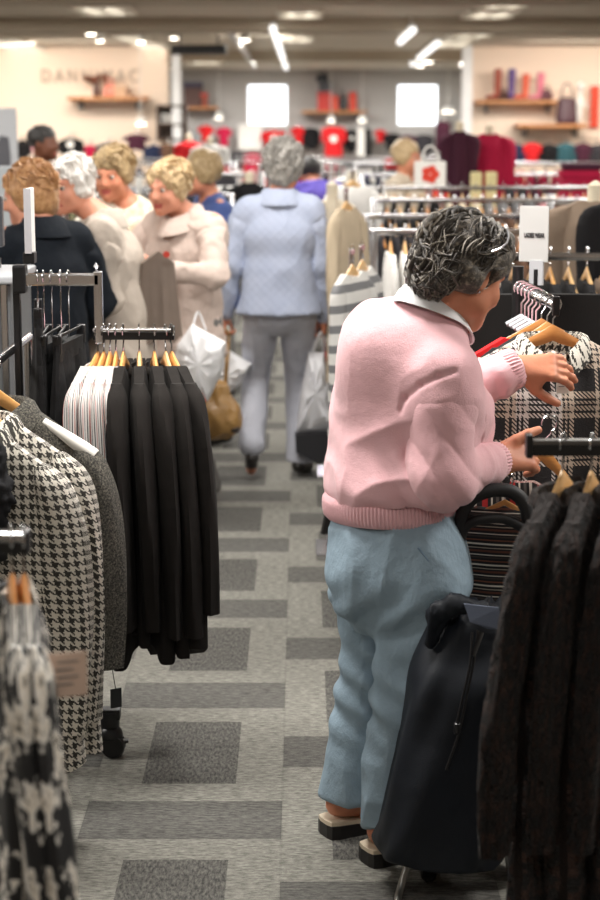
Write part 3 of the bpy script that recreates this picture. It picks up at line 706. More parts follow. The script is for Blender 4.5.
def row(x0, x1, Y, z, spec, where, step=.075, shelf_top=None, hang=True, seed=0):
    """spec: list of (count, kind, colour) packed left to right"""
    rnd = random.Random(int(Y * 10) + seed)
    floor_rack(x0, x1, Y, z, 'chrome garment rack ' + where, None, shelf_top)
    tot = sum(a for a, _, _ in spec); st = min(step, (x1 - x0 - .12) / max(tot, 1)); x = x0 + .06 + st / 2
    nouns = {'top': 'top', 'jacket': 'jacket', 'trousers': 'trousers', 'dress': 'long garment'}
    for n, kind, cn in spec:
        mat = cn if not isinstance(cn, str) else cloth_c(cn); cw = mat.get('word', cn) if not isinstance(cn, str) else cn
        for i in range(n):
            if cn != 'gap':
                cheap(kind, mat, (x, Y, z), PI / 2 + rnd.uniform(-.05, .05), '%s %s on the rack %s' % (cw, nouns[kind], where), nouns[kind] if kind != 'dress' else 'dress', '%s %s on the rack %s' % (cw, nouns[kind] + ('' if kind == 'trousers' else 's'), where), rnd.randrange(3))
                if hang: cheap_hanger((x, Y, z + .014), PI / 2, 'wooden hanger on the rack ' + where, 'wooden hangers on the rack ' + where, rnd.randrange(3))
            x += st
M_bwstripe['word'] = 'grey and white striped'; M_hound['word'] = 'houndstooth'; M_floral['word'] = 'black and white patterned'; M_blouse['word'] = 'fine-striped white'
# ------------------------------------------------------------ people
# local frame: x = the person's right, y = forward, z up, feet on z = 0
def skin_mat(name, rgb, rgb2):
    m = N(name); co = m.obj(); m.base(m.mix(m.noise(co, 18, 4, .6), s2l(rgb), s2l(rgb2))); m.b.inputs['Roughness'].default_value = .5
    m.b.inputs['Subsurface Weight'].default_value = .12; m.b.inputs['Subsurface Radius'].default_value = (.01, .004, .002); m.b.inputs['Subsurface Scale'].default_value = .6
    m.bump(m.noise(co, 180, 3, .7), .12, .003); return m.m
SK_W = skin_mat('skin_warm', (216, 152, 120), (194, 116, 86)); SK_P = skin_mat('skin_pale', (226, 166, 138), (206, 132, 106)); SK_D = skin_mat('skin_brown', (122, 74, 52), (98, 58, 40))
lip_m = plain('lips', (176, 84, 76), .45); eye_w = plain('eye_white', (196, 180, 168), .4); iris_m = plain('iris', (60, 58, 60), .2)
def hair_mat(name, a, b, hi, stretch=(1, 1, 1), sc_=60):
    m = N(name); co = m.obj(); n1 = m.noise(co, sc_, 4, .75, stretch); n2 = m.noise(co, 17, 2)
    c = m.ramp(n1, [(.3, s2l(a)), (.5, s2l(b)), (.68, s2l(hi))]); m.base(m.mix(m.math('MULTIPLY', n2, .5), c, s2l(b)))
    m.b.inputs['Roughness'].default_value = .5; m.b.inputs['Sheen Weight'].default_value = .15; m.bump(n1, .7, .006); return m.m
def V3(*a): return np.array(a, float)
def ik(s, w_, l1, l2, pole):
    d = w_ - s; L = min(np.linalg.norm(d), l1 + l2 - .004); dn = d / np.linalg.norm(d); a = (l1 * l1 - l2 * l2 + L * L) / (2 * L); h = math.sqrt(max(l1 * l1 - a * a, 0))
    p = np.array(pole, float); p = p - dn * (p @ dn); p /= np.linalg.norm(p); return s + dn * a + p * h
def rot_to(fwd, up=(0, 0, 1)):
    y = np.array(fwd, float); y /= np.linalg.norm(y); x = np.cross(y, np.array(up, float)); x /= np.linalg.norm(x); z = np.cross(x, y); return np.stack([x, y, z], 1)
def head_prims(vo, c, R, s=1.0, k=.015, age=1):
    """c = centre between the ears, R columns = right, forward, up"""
    t = lambda x, y, z: c + R @ (V3(x, y, z) * s)
    RT = [list(R[i]) for i in range(3)]
    vo.ell(t(0, -.012, .035), V3(.074, .094, .082) * s, k, RT); vo.ell(t(0, .022, -.02), V3(.064, .070, .078) * s, .03, RT)
    vo.cone(t(-.034, .03, -.06), t(0, .068, -.088), .034 * s, .022 * s, .025); vo.cone(t(.034, .03, -.06), t(0, .068, -.088), .034 * s, .022 * s, .025)
    for q in (-1, 1):
        vo.ell(t(q * .038, .066, -.028), V3(.024, .018, .022) * s, .02, RT)            # cheeks
        vo.cone(t(q * .012, .088, .024), t(q * .045, .074, .026), .009 * s, .008 * s, .012)  # brow
        vo.ell(t(q * .031, .093, .006), V3(.0155, .014, .0105) * s, .010, RT, True)     # eye socket
        vo.ell(t(q * .075, -.008, -.008), V3(.010, .022, .034) * s, .008, RT)           # ears
        vo.ell(t(q * .013, .098, -.034), V3(.009, .011, .008) * s, .006, RT)
    vo.cone(t(0, .088, .018), t(0, .108, -.028), .009 * s, .0135 * s, .010)            # nose
    vo.cone(t(-.018, .084, -.055), t(.018, .084, -.055), .006 * s, .006 * s, .008); vo.cone(t(-.014, .084, -.065), t(.014, .084, -.065), .0065 * s, .0065 * s, .006)
    return t
def hand_prims(vo, w_, fwd, palm, side, curl=(.5, .5, .5, .5), thumb=.6, spread=.12, s=1.0, k=.008, tdir=None, splay=None):
    """w_ wrist, fwd = towards the fingers, palm = out of the palm, side=+1 when the thumb lies on cross(fwd,palm)"""
    f = np.array(fwd, float); f /= np.linalg.norm(f); p = np.array(palm, float); p = p - f * (p @ f); p /= np.linalg.norm(p); r = np.cross(f, p) * side
    at = lambda a, b, c: w_ + s * (f * a + r * b + p * c)
    for b in (-.024, -.008, .009, .025):
        vo.cone(at(.012, b * .55, 0), at(.082, b, -.002), .0155 * s, .0115 * s, .014)
    vo.cone(at(.02, .018, .006), at(.05, .032, .012), .016 * s, .014 * s, .014)
    tips = []
    for i, (b, L) in enumerate(((.026, .074), (.009, .083), (-.009, .077), (-.026, .06))):
        c = curl[i]; ang = 0; pt = at(.080, b, -.003); r0 = .0098 * s; seg = (L * .46, L * .31, L * .23)
        sp = (b / .026) * spread if splay is None else splay[i]
        for j, sg in enumerate(seg):
            ang += c * (.9, 1.1, .7)[j]; d = f * math.cos(ang) * math.cos(sp) + p * math.sin(ang) + r * math.sin(sp) * math.cos(ang); d /= np.linalg.norm(d)
            q = pt + d * sg * s; vo.cone(pt, q, r0, r0 * .93, .004 if j else .006); vo.ell(pt, V3(1, 1, 1) * r0 * 1.06, .003); pt = q; r0 *= .92
        tips.append(pt)
    td = f * .62 + r * .75 * (1.15 - thumb * .5) + p * thumb * .7 if tdir is None else np.array(tdir, float); td /= np.linalg.norm(td)
    a = at(.018, .022, .006); b_ = a + td * .040 * s; t2 = td * .8 + f * .45; t2 /= np.linalg.norm(t2); c_ = b_ + t2 * .034 * s; e_ = c_ + (t2 * .8 + f * .3 + p * .1) * .026 * s
    vo.cone(a, b_, .0165 * s, .0125 * s, .012); vo.cone(b_, c_, .0122 * s, .0112 * s, .004); vo.cone(c_, e_, .0112 * s, .009 * s, .004)
    return tips
def folds(amp, freq=(9, 9, 4), seed=3, extra=None):
    fr = np.array(freq, float)
    def d(V, Nn):
        p = V * fr; wv = np.stack([vnoise(p * .7 + 11, seed + 5), vnoise(p * .7 + 31, seed + 6), vnoise(p * .7 + 51, seed + 7)], 1)
        n = vnoise(p + wv * .8, seed); n2 = vnoise(p * 1.9 + wv * 1.1, seed + 3); o = amp * ((1 - np.abs(n)) ** 2.6 * 1.3 - .5 + .45 * ((1 - np.abs(n2)) ** 2.6 - .3) + .25 * vnoise(p * .6, seed + 1))
        return o if extra is None else o + extra(V)
    return d
def strands(e, c, R, rad, n, mat, seed, L=.09, wave=.012, flow=None, r=.0022, zmin=-.05, name='hair_locks', flat=1.0):
    """wavy locks that lie on the ellipsoid of the hair, swept by flow"""
    rnd = random.Random(seed); m = MB()
    for i in range(n):
        a = rnd.random() * 2 * PI; z = rnd.uniform(zmin / rad[2] if rad[2] else -.5, .98); rr = math.sqrt(max(0, 1 - z * z)); p = V3(rr * math.cos(a), rr * math.sin(a), z)
        if flow is not None and not flow(p): continue
        d = np.cross(p, V3(rnd.uniform(-.5, .5), rnd.uniform(-.5, .5), .3)); pq = np.array([p * 1.9 + 7.3]); d = V3(0, -.55, -.7) + V3(vnoise(pq, seed)[0], vnoise(pq, seed + 1)[0], vnoise(pq, seed + 2)[0]) * 1.1 + V3(rnd.uniform(-.25, .25), rnd.uniform(-.2, .2), rnd.uniform(-.2, .2)); d = d - p * (d @ p); d /= (np.linalg.norm(d) + 1e-6)
        s_ = np.cross(p, d); pts = []; ph = rnd.uniform(0, 6.28); fq = rnd.uniform(4, 7); k = 9; ln = L * rnd.uniform(.6, 1.3); lift = rnd.uniform(0.0, .05)
        for j in range(k):
            t = j / (k - 1); q = p + d * (t * ln / rad[1]) + s_ * math.sin(ph + t * fq) * wave / rad[1]; q = q / np.linalg.norm(q); q = q * V3(*rad) * (1.0 + lift * math.sin(t * PI) + .01)
            pts.append(tuple(c + R @ q))
        m.tube(pts, [r * (1.45 - abs(2 * j / (k - 1) - 1) ** 1.5 * 1.25) for j in range(k)], 6, flat, ref=tuple(R @ p), cap=False)
    return m.build(name, mat, e, fix=False)
def person(name_loc, heading, H, label, skin, hair, topc, legc, shoec, top=None, arms=None, head=None, h=.011, legs=None, long_hem=.62, fat=1.0, hairspec=None, group=None, collar=None, eyes=True, torso_top=True, topfold=.010, lean=0.0, sk=1.0, glasses=False, topname='jacket', sleeve_r=1.0, flare=0.02, heel=.02):
    """generic clothed adult; arms = ((wrist xyz, elbow pole, palm), ...) for left and right"""
    k = H / 1.62; e = empty('person', name_loc, heading, label, 'person', group)
    hips = V3(0, 0, .86 * k); chest = V3(0, lean * .25, 1.17 * k); nb = V3(0, lean * .42, 1.36 * k)
    hd = head or {}; hc = V3(0, lean * .55 + .015, 1.49 * k) + V3(*hd.get('off', (0, 0, 0))); R = rot_to(hd.get('look', (0, 1, 0)))
    L_arm = arms or (((-.26, .03, .72), (-.3, -1, 0), (1, 0, 0)), ((.26, .03, .72), (.3, -1, 0), (-1, 0, 0)))
    body = Vol(h); body.slab(hips, chest, (.135 * fat, .095 * fat), (.14 * fat, .095 * fat), (1, 0, 0)); body.slab(chest, nb - V3(0, 0, .03), (.135 * fat, .085), (.072, .048), (1, 0, 0)); body.cone(nb - V3(0, .01, .02), hc + R @ V3(0, -.02, -.05), .056, .052, .03)
    tv = Vol(h); tv.slab(V3(0, 0, long_hem * k - .02), V3(0, .0, .98 * k), ((.185 + flare) * fat, (.135 + flare) * fat), (.165 * fat, .125 * fat), (1, 0, 0), .05); tv.slab(V3(0, 0, .98 * k), chest, (.165 * fat, .125 * fat), (.175 * fat, .122 * fat), (1, 0, 0), .05); tv.slab(chest, nb - V3(0, 0, .03), (.175 * fat, .118 * fat), (.105, .07), (1, 0, 0), .05)
    hands = []
    for i, sd in enumerate((-1, 1)):
        sh = nb + V3(sd * .155 * fat ** .5, -.005, -.055 * k); wr, pole, palm = L_arm[i][:3]; wr = V3(*wr); el = ik(sh, wr, .285 * k, .25 * k, pole); fw = (wr - el) / np.linalg.norm(wr - el)
        wr = el + fw * min(.25 * k, np.linalg.norm(wr - el))
        fd = L_arm[i][3] if len(L_arm[i]) > 3 else fw; curl = L_arm[i][4] if len(L_arm[i]) > 4 else .45
        body.cone(nb - V3(-sd * .02, 0, .04), sh, .05, .05, .04); body.cone(sh, el, .043, .036, .02); body.cone(el, wr, .036, .025, .02)
        hand_prims(body, wr, fd, palm, sd * 1, (curl,) * 4, s=.97); hands.append(wr + np.array(fd) / np.linalg.norm(fd) * .07)
        tv.cone(nb - V3(-sd * .03, 0, .075), sh - V3(sd * .012, 0, .012), .060, .060 * fat ** .5, .05); s0 = sh + (el - sh) * .16; tv.cone(sh - V3(sd * .012, 0, .012), s0, .060 * fat ** .5, .062 * fat ** .5, .03)
        sv_ = Vol(h * .9); sm_ = sh + (el - sh) * .3; sv_.cone(sh + (el - sh) * .04, sm_, .050, .062 * sleeve_r * fat ** .5, .03); sv_.cone(sm_, el, .062 * sleeve_r * fat ** .5, .057 * sleeve_r, .03); sv_.cone(el, wr - fw * .01, .058 * sleeve_r, .046 * sleeve_r, .015); sv_.ell(el, V3(1, 1, 1) * .058 * sleeve_r, .02); vol_obj(sv_, 'sleeve', topc, e, folds(topfold * 1.1, (10, 10, 8), 15 + i))
        lg = (legs or {}).get(sd, {}); an = V3(*lg.get('ankle', (sd * .09, -.02, .08 + heel))); hp = V3(sd * .085, 0, .84 * k); kn = ik(hp, an, .40 * k, .385 * k, lg.get('pole', (0, 1, 0))); toe = lg.get('toe', (sd * .15, 1, 0))
        body.cone(hp, kn, .075, .05, .03); body.cone(kn, an, .048, .034, .02)
        td = np.array(toe, float); td /= np.linalg.norm(td); body.cone(an - td * .02 + V3(0, 0, -.035), an + td * .10 + V3(0, 0, -.052 - heel), .03, .026, .02)
        lgv = L_arm  # keep arms
        hands.append((an, td, hp, kn))
    t = head_prims(body, hc, R, .98 * sk)
    def mf(C):
        q = (C - hc) @ R / (.98 * sk); return ((np.abs(q[:, 0]) < .022) & (q[:, 1] > .079) & (q[:, 2] > -.071) & (q[:, 2] < -.050)).astype(int)
    vol_obj(body, 'body', [skin, lip_m], e, matfn=mf)
    if eyes:
        for q in (-1, 1):
            eb = MB(); c = t(q * .031, .0765, .006); eb.cur = 0
            eb.lathe(tuple(c), [(.0115 * math.sin(PI * j / 8) + 1e-4, -.0115 * math.cos(PI * j / 8)) for j in range(9)], 12); o = eb.build('eye', eye_w, e)
            c2 = t(q * .031, .0835, .006); MB().lathe(tuple(c2), [(.0072 * math.sin(PI * j / 6) + 1e-4, -.0072 * math.cos(PI * j / 6)) for j in range(7)], 10).build('iris', iris_m, o)
    # top
    tv.cut((0, 0, long_hem * k), (0, 0, -1)); 
    nk = hc + R @ V3(0, -.02, -.05); tv.ell(nb + V3(0, .035, .01), V3(.055, .066, .045), .012, None, True); tv.cone(nb + V3(0, .11, -.0), nb + V3(0, .13, -.17), .05, .012, .01, True)
    vol_obj(tv, topname, topc, e, folds(topfold, (8, 8, 4), 5))
    # trousers
    pv = Vol(h); pv.slab(V3(0, -.0, .82 * k), V3(0, 0, .95 * k), (.17 * fat, .125 * fat), (.15 * fat, .11 * fat), (1, 0, 0), .04)
    for sd, (an, td, hp, kn) in ((-1, hands[1]), (1, hands[3])):
        wd = (legs or {}).get('w', 1.0); lg_low = bool(legs) and an[2] > .12; pv.cone(hp, kn, .095, .072 * wd, .03); pv.cone(kn, an + V3(0, 0, .03 if lg_low else -.045), .072 * wd, .072 * wd, .012); cd = an - kn; cd /= np.linalg.norm(cd); pv.ops.append(('p', an + cd * .035 + V3(0, 0, 0), np.array([0, 0, -1.0]))) if sd == 1 and not legs else None
        # shoes
        sv = Vol(h * .7); sv.cone(an + V3(0, 0, -.045 - heel * .3) - td * .035, an + td * .12 + V3(0, 0, -.055 - heel), .034, .030, .02); sv.cut((0, 0, an[2] - .08 - heel + .004), (0, 0, -1)); sv.ell(an + V3(0, 0, .03) , V3(.03, .03, .05), .01, None, True)
        vol_obj(sv, 'shoe', shoec, e)
    if legs and 'cutz' in legs: pv.cut((0, 0, legs['cutz']), (0, 0, -1))
    vol_obj(pv, 'trousers', legc, e, folds(.007, (10, 10, 5), 9))
    # hair
    hs = hairspec or {}; hv = Vol(h * .8); RT = [list(R[i]) for i in range(3)]; vr = V3(*hs.get('r', (.088, .108, .10))); ho = V3(*hs.get('o', (0, -.02, .045)))
    hv.ell(t(*ho), vr, .02, RT)
    if 'back' in hs: hv.ell(t(0, -.055, -.02), V3(.075, .06, hs['back']), .03, RT)
    for q in (-1, 1):
        if 'side' in hs: hv.ell(t(q * .066, -.012, -.0), V3(.026, .055, hs['side']), .025, RT)
    fy = hs.get('face', .068); hv.ell(t(0, .10 + fy - .068, -.06), V3(.066, .075, .105), .012, RT, True)
    hv.ell(t(0, .02, -.13), V3(.07, .09, .075), .01, RT, True)
    amp = hs.get('curl', .008); fq = hs.get('freq', 38)
    hh_ = vol_obj(hv, 'hair', hair, e, lambda V, Nn: amp * vnoise(V * fq, 4) + amp * .5 * vnoise(V * fq * 2.3, 8))
    if hs.get('locks'):
        lk = hs['locks']; flw = lambda p: not (p[1] > .35 and p[2] < .38)
        strands(hh_, t(*ho), R, vr * 1.02, lk[0], lk[1], 3, .10, .012, flw, .0058, -.085, 'hair_locks', .5)
    if collar is not None:
        n = 30; cv = []
        for i in range(n):
            a = 2 * PI * i / n
            for dr, dz in ((0, -.04), (.002, .03), (.018, .028), (.045, -.015), (.052, -.03)): cv.append((nb[0] + (.066 + dr) * math.cos(a), nb[1] + .0 + (.062 + dr + .05 * max(0, math.sin(a)) ** 2) * math.sin(a), nb[2] + dz + .005 - .06 * max(0, math.sin(a)) - dr * .4))
        cf = [[i * 5 + j, ((i + 1) % n) * 5 + j, ((i + 1) % n) * 5 + j + 1, i * 5 + j + 1] for i in range(n) for j in range(4)]
        MB().add(cv, cf).build('collar', collar, e)
    e['_h'] = 0; del e['_h']
    return e, [V3(*x) if not isinstance(x, tuple) else None for x in (hands[0], hands[2])], t, R, hc, nb
# ------------------------------------------------------------ the shopper in the pink cardigan
def pink_woman():
    root = V3(*PZ(362, 842, 0)); root[2] = 0
    e = empty('person', tuple(root), 0, 'grey-haired woman in a pink cardigan and pale blue trousers handling the plaid jacket', 'person')
    q = lambda u, v, Y: V3(*P(u, v, Y)) - root
    f = V3(.8, .6, 0); r = V3(.6, -.8, 0); up = V3(0, 0, 1)
    hipc = q(399, 548, 4.13); waist = q(394, 490, 4.13); chest = q(409, 405, 4.15); ub = q(405, 350, 4.16); nb = q(434, 320, 4.14)
    hc = q(464, 274, 4.13); R = rot_to((.74, .52, -.42)); S = 1.0
    shR, elR, wrR = q(443, 377, 4.02), q(438, 476, 3.97), q(498, 460, 4.16)
    shL, elL, wrL = q(388, 360, 4.30), q(438, 402, 4.32), q(517, 367, 4.34)
    hpL, hpR = q(382, 585, 4.22), q(422, 585, 4.05); anL, anR = q(350, 790, 4.19), q(392, 815, 4.02); knL, knR = q(373, 685, 4.20), q(407, 690, 4.03)
    anL[2] = .105; anR[2] = .105
    td = V3(.88, .47, 0)
    # body: one continuous surface, face, neck, arms, legs and feet
    b = Vol(.0055)
    b.slab(hipc, waist, (.15, .12), (.15, .12), r); b.slab(waist, chest, (.15, .12), (.16, .125), r); b.slab(chest, ub, (.16, .125), (.145, .10), r); b.slab(ub, nb, (.13, .09), (.06, .06), r)
    b.cone(nb - up * .01, hc + R @ V3(0, -.025, -.05), .066, .060, .03)
    for a, c, d in ((shR, elR, wrR), (shL, elL, wrL)): b.cone(ub, a, .06, .05, .04); b.cone(a, c, .046, .038, .02); b.cone(c, d, .038, .026, .02)
    for hp, kn, an in ((hpL, knL, anL), (hpR, knR, anR)):
        b.cone(hp, kn, .07, .045, .03); b.cone(kn, an, .045, .032, .02)
        b.cone(an - td * .035 + up * -.03, an + td * .03 - up * .04, .030, .028, .02); b.cone(an + td * .0 - up * .02, an + td * .11 - up * .05, .03, .024, .03); b.cone(an + td * .09 - up * .05, an + td * .165 - up * .058, .026, .018, .02)
    t = head_prims(b, hc, R, S)
    V1 = b
    def mf(C):
        p = (C - hc) @ R / S; return ((np.abs(p[:, 0]) < .022) & (p[:, 1] > .079) & (p[:, 2] > -.071) & (p[:, 2] < -.050)).astype(int)
    # hands on a finer grid, joined into the same surface data inside the cuffs
    hv = Vol(.0028)
    hv.cone(wrR - (wrR - elR) * .12, wrR, .027, .025, .01)
    hand_prims(hv, wrR, (.86, .48, .02), (-.25, .80, -.50), 1, (.50, .62, .7, .78), .5, .10, s=1.08, tdir=(.80, .15, .55))
    hv.cone(wrL - (wrL - elL) * .12, wrL, .027, .025, .01)
    hand_prims(hv, wrL, (.97, .05, -.02), (.10, .80, -.55), -1, (.42, .38, .42, .5), .5, .12, s=1.05, tdir=(.62, .0, -.78))
    bo = vol_obj(b, 'body', [SK_W, lip_m], e, matfn=mf, smooth_it=1); ho = vol_obj(hv, 'hands_tmp', [SK_W], None, smooth_it=1)
    bm = bmesh.new(); bm.from_mesh(bo.data); bm.from_mesh(ho.data); bm.to_mesh(bo.data); bm.free(); bpy.data.objects.remove(ho)
    bo.data.polygons.foreach_set('use_smooth', [True] * len(bo.data.polygons))
    for s_ in (-1, 1):
        c = t(s_ * .031, .0745, .006); o = MB().lathe(tuple(c), [(.0125 * math.sin(PI * j / 8) + 1e-4, -.0125 * math.cos(PI * j / 8)) for j in range(9)], 12).build('eye', eye_w, e)
        c2 = t(s_ * .031, .0840, .006); MB().lathe(tuple(c2), [(.0055 * math.sin(PI * j / 6) + 1e-4, -.0055 * math.cos(PI * j / 6)) for j in range(7)], 10).build('iris', iris_m, o)
    # cardigan
    pk = N('pink_knit'); co = pk.obj(); c1 = s2l((238, 188, 194)); pk.base(pk.mix(pk.noise(co, 30, 3), tuple(x * .95 for x in c1), tuple(min(1, x * 1.05) for x in c1)))
    pk.b.inputs['Roughness'].default_value = .95; pk.b.inputs['Sheen Weight'].default_value = .25; nn = pk.bump(pk.noise(co, 330, 2, .8), .5, .003); pk.bump(pk.noise(co, 18, 3), .18, .02, nn); pkm = pk.m
    c = Vol(.0055); hemc = q(388, 512, 4.13)
    c.slab(hemc, waist + f * .01, (.164, .132), (.182, .150), r, .05); c.slab(waist + f * .01, chest, (.186, .152), (.190, .152), r, .05); c.slab(chest, ub, (.188, .145), (.160, .115), r, .05); c.slab(ub, nb - up * .012, (.150, .105), (.068, .068), r, .05)
    c.ell(chest + f * .105 + r * .03 - up * .06, (.105, .105, .105), .07); c.ell(ub - f * .055 - up * .02, (.11, .11, .11), .08)
    c.cone(ub + r * .06 - up * .0, shR, .080, .078, .06); c.cone(shR, shR + (elR - shR) * .22, .078, .080, .03); c.cone(ub - r * .06, shL, .080, .070, .05)
    c.cut(hemc + up * .034, (0.05, 0, -1)); c.ell(nb + f * .02 + up * .05, (.068, .068, .06), .015, None, True)
    sR = Vol(.005); sR.cone(shR + (elR - shR) * .06, shR + (elR - shR) * .3, .068, .078, .03); sR.cone(shR + (elR - shR) * .3, elR, .078, .073, .03); sR.ell(elR + V3(.012, 0, -.004), (.074, .074, .070), .02); sR.cone(elR + V3(.02, .03, .002), wrR - (wrR - elR) * .22, .070, .053, .03); sR.cone(wrR - (wrR - elR) * .22, wrR - (wrR - elR) * .1, .051, .043, .01)
    sL = Vol(.005); sL.cone(shL, elL, .076, .066, .03); sL.cone(elL, wrL - (wrL - elL) * .22, .064, .052, .03); sL.cone(wrL - (wrL - elL) * .22, wrL - (wrL - elL) * .12, .051, .045, .01)
    def slf(el, dr, sg=1):
        def g(Vv):
            w_ = Vv - el; da = np.linalg.norm(w_, axis=1); ph_ = w_ @ np.array(dr); return .0055 * np.exp(-(da / .15) ** 2) * (np.abs(np.sin(ph_ * 46)) ** .7 * 2 - 1.2)
        return g
    seam = [q(u, v, Y) for u, v, Y in ((400, 410, 3.99), (404, 398, 3.97), (420, 386, 3.93), (440, 378, 3.90), (456, 372, 3.92))]
    elbf = (wrR - elR) / np.linalg.norm(wrR - elR)
    def extra(Vv):
        o = np.zeros(len(Vv))
        for a_, b_ in zip(seam[:-1], seam[1:]):
            d_ = b_ - a_; tt = np.clip(((Vv - a_)[:, [0, 2]] @ d_[[0, 2]]) / (d_[[0, 2]] @ d_[[0, 2]]), 0, 1); dist = np.linalg.norm((Vv - a_)[:, [0, 2]] - tt[:, None] * d_[[0, 2]], axis=1); near = Vv[:, 1] < chest[1] - .02
            o -= np.where(near, .006 * np.exp(-(dist / .006) ** 2), 0)
        # creases radiating in the crook of the elbow
        w_ = Vv - elR; da = np.linalg.norm(w_, axis=1); o += .008 * np.exp(-(da / .13) ** 2) * np.sin(w_[:, 0] * 70 + w_[:, 2] * 48)
        # folds above the hem band
        hz = Vv[:, 2] - hemc[2]; o += .008 * np.exp(-((hz - .075) / .035) ** 2) * (.6 + .4 * np.sin(Vv[:, 0] * 40 + hz * 30)) * (np.linalg.norm((Vv - hemc)[:, :2], axis=1) < .24)
        o -= .010 * np.exp(-((hz - .03) / .02) ** 2) * (np.linalg.norm((Vv - hemc)[:, :2], axis=1) < .24)
        return o
    card = vol_obj(c, 'cardigan', pkm, e, folds(.008, (6, 6, 5), 12, extra))
    vol_obj(sR, 'sleeve', pkm, card, folds(.0055, (8, 8, 7), 15, slf(elR, (.8, 0, .6)))); vol_obj(sL, 'sleeve', pkm, card, folds(.006, (9, 9, 9), 17, slf(elL, (.9, 0, .3))))
    # ribbed hem band and cuffs (sub-parts)
    def rib_ring(ctr, ax, xd, rx, ry, hgt, nrib, name, amp=.0022, bulge=.004):
        ax = np.array(ax, float); ax /= np.linalg.norm(ax); X = np.array(xd, float); X = X - ax * (X @ ax); X /= np.linalg.norm(X); Y_ = np.cross(ax, X); n = nrib * 6; rows_ = 7; v = []
        for j in range(rows_):
            s = j / (rows_ - 1); bz = (s - .5) * hgt; bl = bulge * math.sin(s * PI) - (.006 if j in (0, rows_ - 1) else 0)
            for k in range(n):
                a = 2 * PI * k / n; g = bl + amp * math.cos(nrib * a); v.append(ctr + ax * bz + X * ((rx + g) * math.cos(a)) + Y_ * ((ry + g) * math.sin(a)))
        ff = [[j * n + k, j * n + (k + 1) % n, (j + 1) * n + (k + 1) % n, (j + 1) * n + k] for j in range(rows_ - 1) for k in range(n)]
        o = MB().add(v, ff).build(name, pkm, card, fix=True); o.data.set_sharp_from_angle(angle=PI); return o
    rib_ring(hemc + up * .020, (-.05, 0, 1), r, .170, .139, .058, 110, 'hem_rib', .0016)
    fR = wrR - elR; rib_ring(wrR - fR * .085, fR, (0, 0, 1), .041, .041, .05, 34, 'cuff', .0018)
    fL = wrL - elL; rib_ring(wrL - fL * .10, fL, (0, 0, 1), .047, .044, .06, 34, 'cuff', .0018)
    # button band of cable knit down the front, with dark buttons
    pts = [q(u, v, Y) for u, v, Y in ((463, 348, 4.02), (471, 366, 4.02), (477, 392, 4.03), (480, 425, 4.05), (476, 452, 4.08))]
    band = MB(); sp = spline(pts, 26)
    band.tube([tuple(p) for p in sp], [.014 + .003 * math.sin(i * 1.9) for i in range(26)], 8, .6); bo2 = band.build('button_band', pkm, card)
    MB().lathe((0, 0, 0), [(.001, -.004), (.009, -.003), (.010, 0), (.008, .003), (.001, .003)], 14, 'X').build('button', plain('button_dark', (60, 50, 40), .3), card, loc=tuple(q(472, 379, 3.99)))
    # white shirt collar lying over the cardigan neck
    v = []; n = 44; prof = [(-.006, -.02), (-.006, .014), (.002, .020), (.014, .008), (.026, -.014), (.028, -.019), (.022, -.018)]
    cc = q(433, 308, 4.13)
    for i in range(n):
        a = 2 * PI * i / n; fx = math.sin(a); rx = math.cos(a)
        for dr, dz in prof:
            rad = .066 + dr; v.append(cc + r * rx * rad * 1.02 + f * fx * rad * 1.05 + up * (dz - .055 * fx * (1 if fx > 0 else .75) - .006 * abs(rx) - (.02 * max(0, fx) ** 3)))
    k = len(prof); ff = [[i * k + j, ((i + 1) % n) * k + j, ((i + 1) % n) * k + j + 1, i * k + j + 1] for i in range(n) for j in range(k - 1)]
    MB().add(v, ff).build('shirt_collar', fab('white_shirt', (238, 238, 240), .8, .03), e)
    # trousers
    tm = N('pale_blue_twill'); co = tm.obj(); c1 = s2l((142, 163, 178)); tm.base(tm.mix(tm.noise(co, 9, 4, .6), tuple(x * .88 for x in c1), tuple(min(1, x * 1.1) for x in c1))); tm.b.inputs['Roughness'].default_value = .85
    nn = tm.bump(tm.noise(co, 380, 1), .25, .002); tm.bump(tm.noise(co, 16, 4, .6, (1, 1, .7)), .45, .02, nn)
    tv = Vol(.0055); tv.slab(hipc - up * .035, waist - up * .02, (.186, .150), (.150, .124), r, .05); tv.ell(hipc - f * .07 - up * .055, (.115, .115, .13), .05)
    for hp, kn, an, dz in ((hpL, knL, anL, 0), (hpR, knR, anR, 0)):
        tv.cone(hp + up * .06, hp, .1, .104, .04); tv.cone(hp, kn, .104, .076, .035); hem = V3(*((an - kn) * 1.0 + kn)); hem[2] = .085; tv.cone(kn, hem, .076, .078, .03)
    tv.cut(V3(0, 0, .095), (0, 0, -1)); tv.cut(waist + up * .01, (0, 0, 1))
    tv.ell(V3(*((hpL + hpR) / 2)) - up * .20 + f * .0, (.012, .012, .10), .03, None, True)
    def tf(Vv):
        o = np.zeros(len(Vv))
        for kn, sg in ((knL, 1), (knR, 1)):
            w_ = Vv - kn; g = np.exp(-((w_[:, 2]) / .12) ** 2) * (np.linalg.norm(w_[:, :2], axis=1) < .14); o += .006 * g * np.sin(w_[:, 2] * 75 + w_[:, 0] * 40)
        g = np.exp(-((Vv[:, 2] - hpL[2] + .02) / .07) ** 2); o += .006 * g * np.sin(Vv[:, 2] * 60 - Vv[:, 0] * 55)
        return o
    tr = vol_obj(tv, 'trousers', tm.m, e, folds(.013, (7, 7, 3.0), 31, tf))
    # back pocket seam and side seam
    ps = MB(); 
    for pp in ([(418, 548, 3.955), (428, 560, 3.945), (438, 590, 3.94)],):
        ps.tube([tuple(q(*a)) for a in pp], .002, 5)
    ps.build('pocket_seam', fab('seam_blue', (104, 124, 142)), tr)
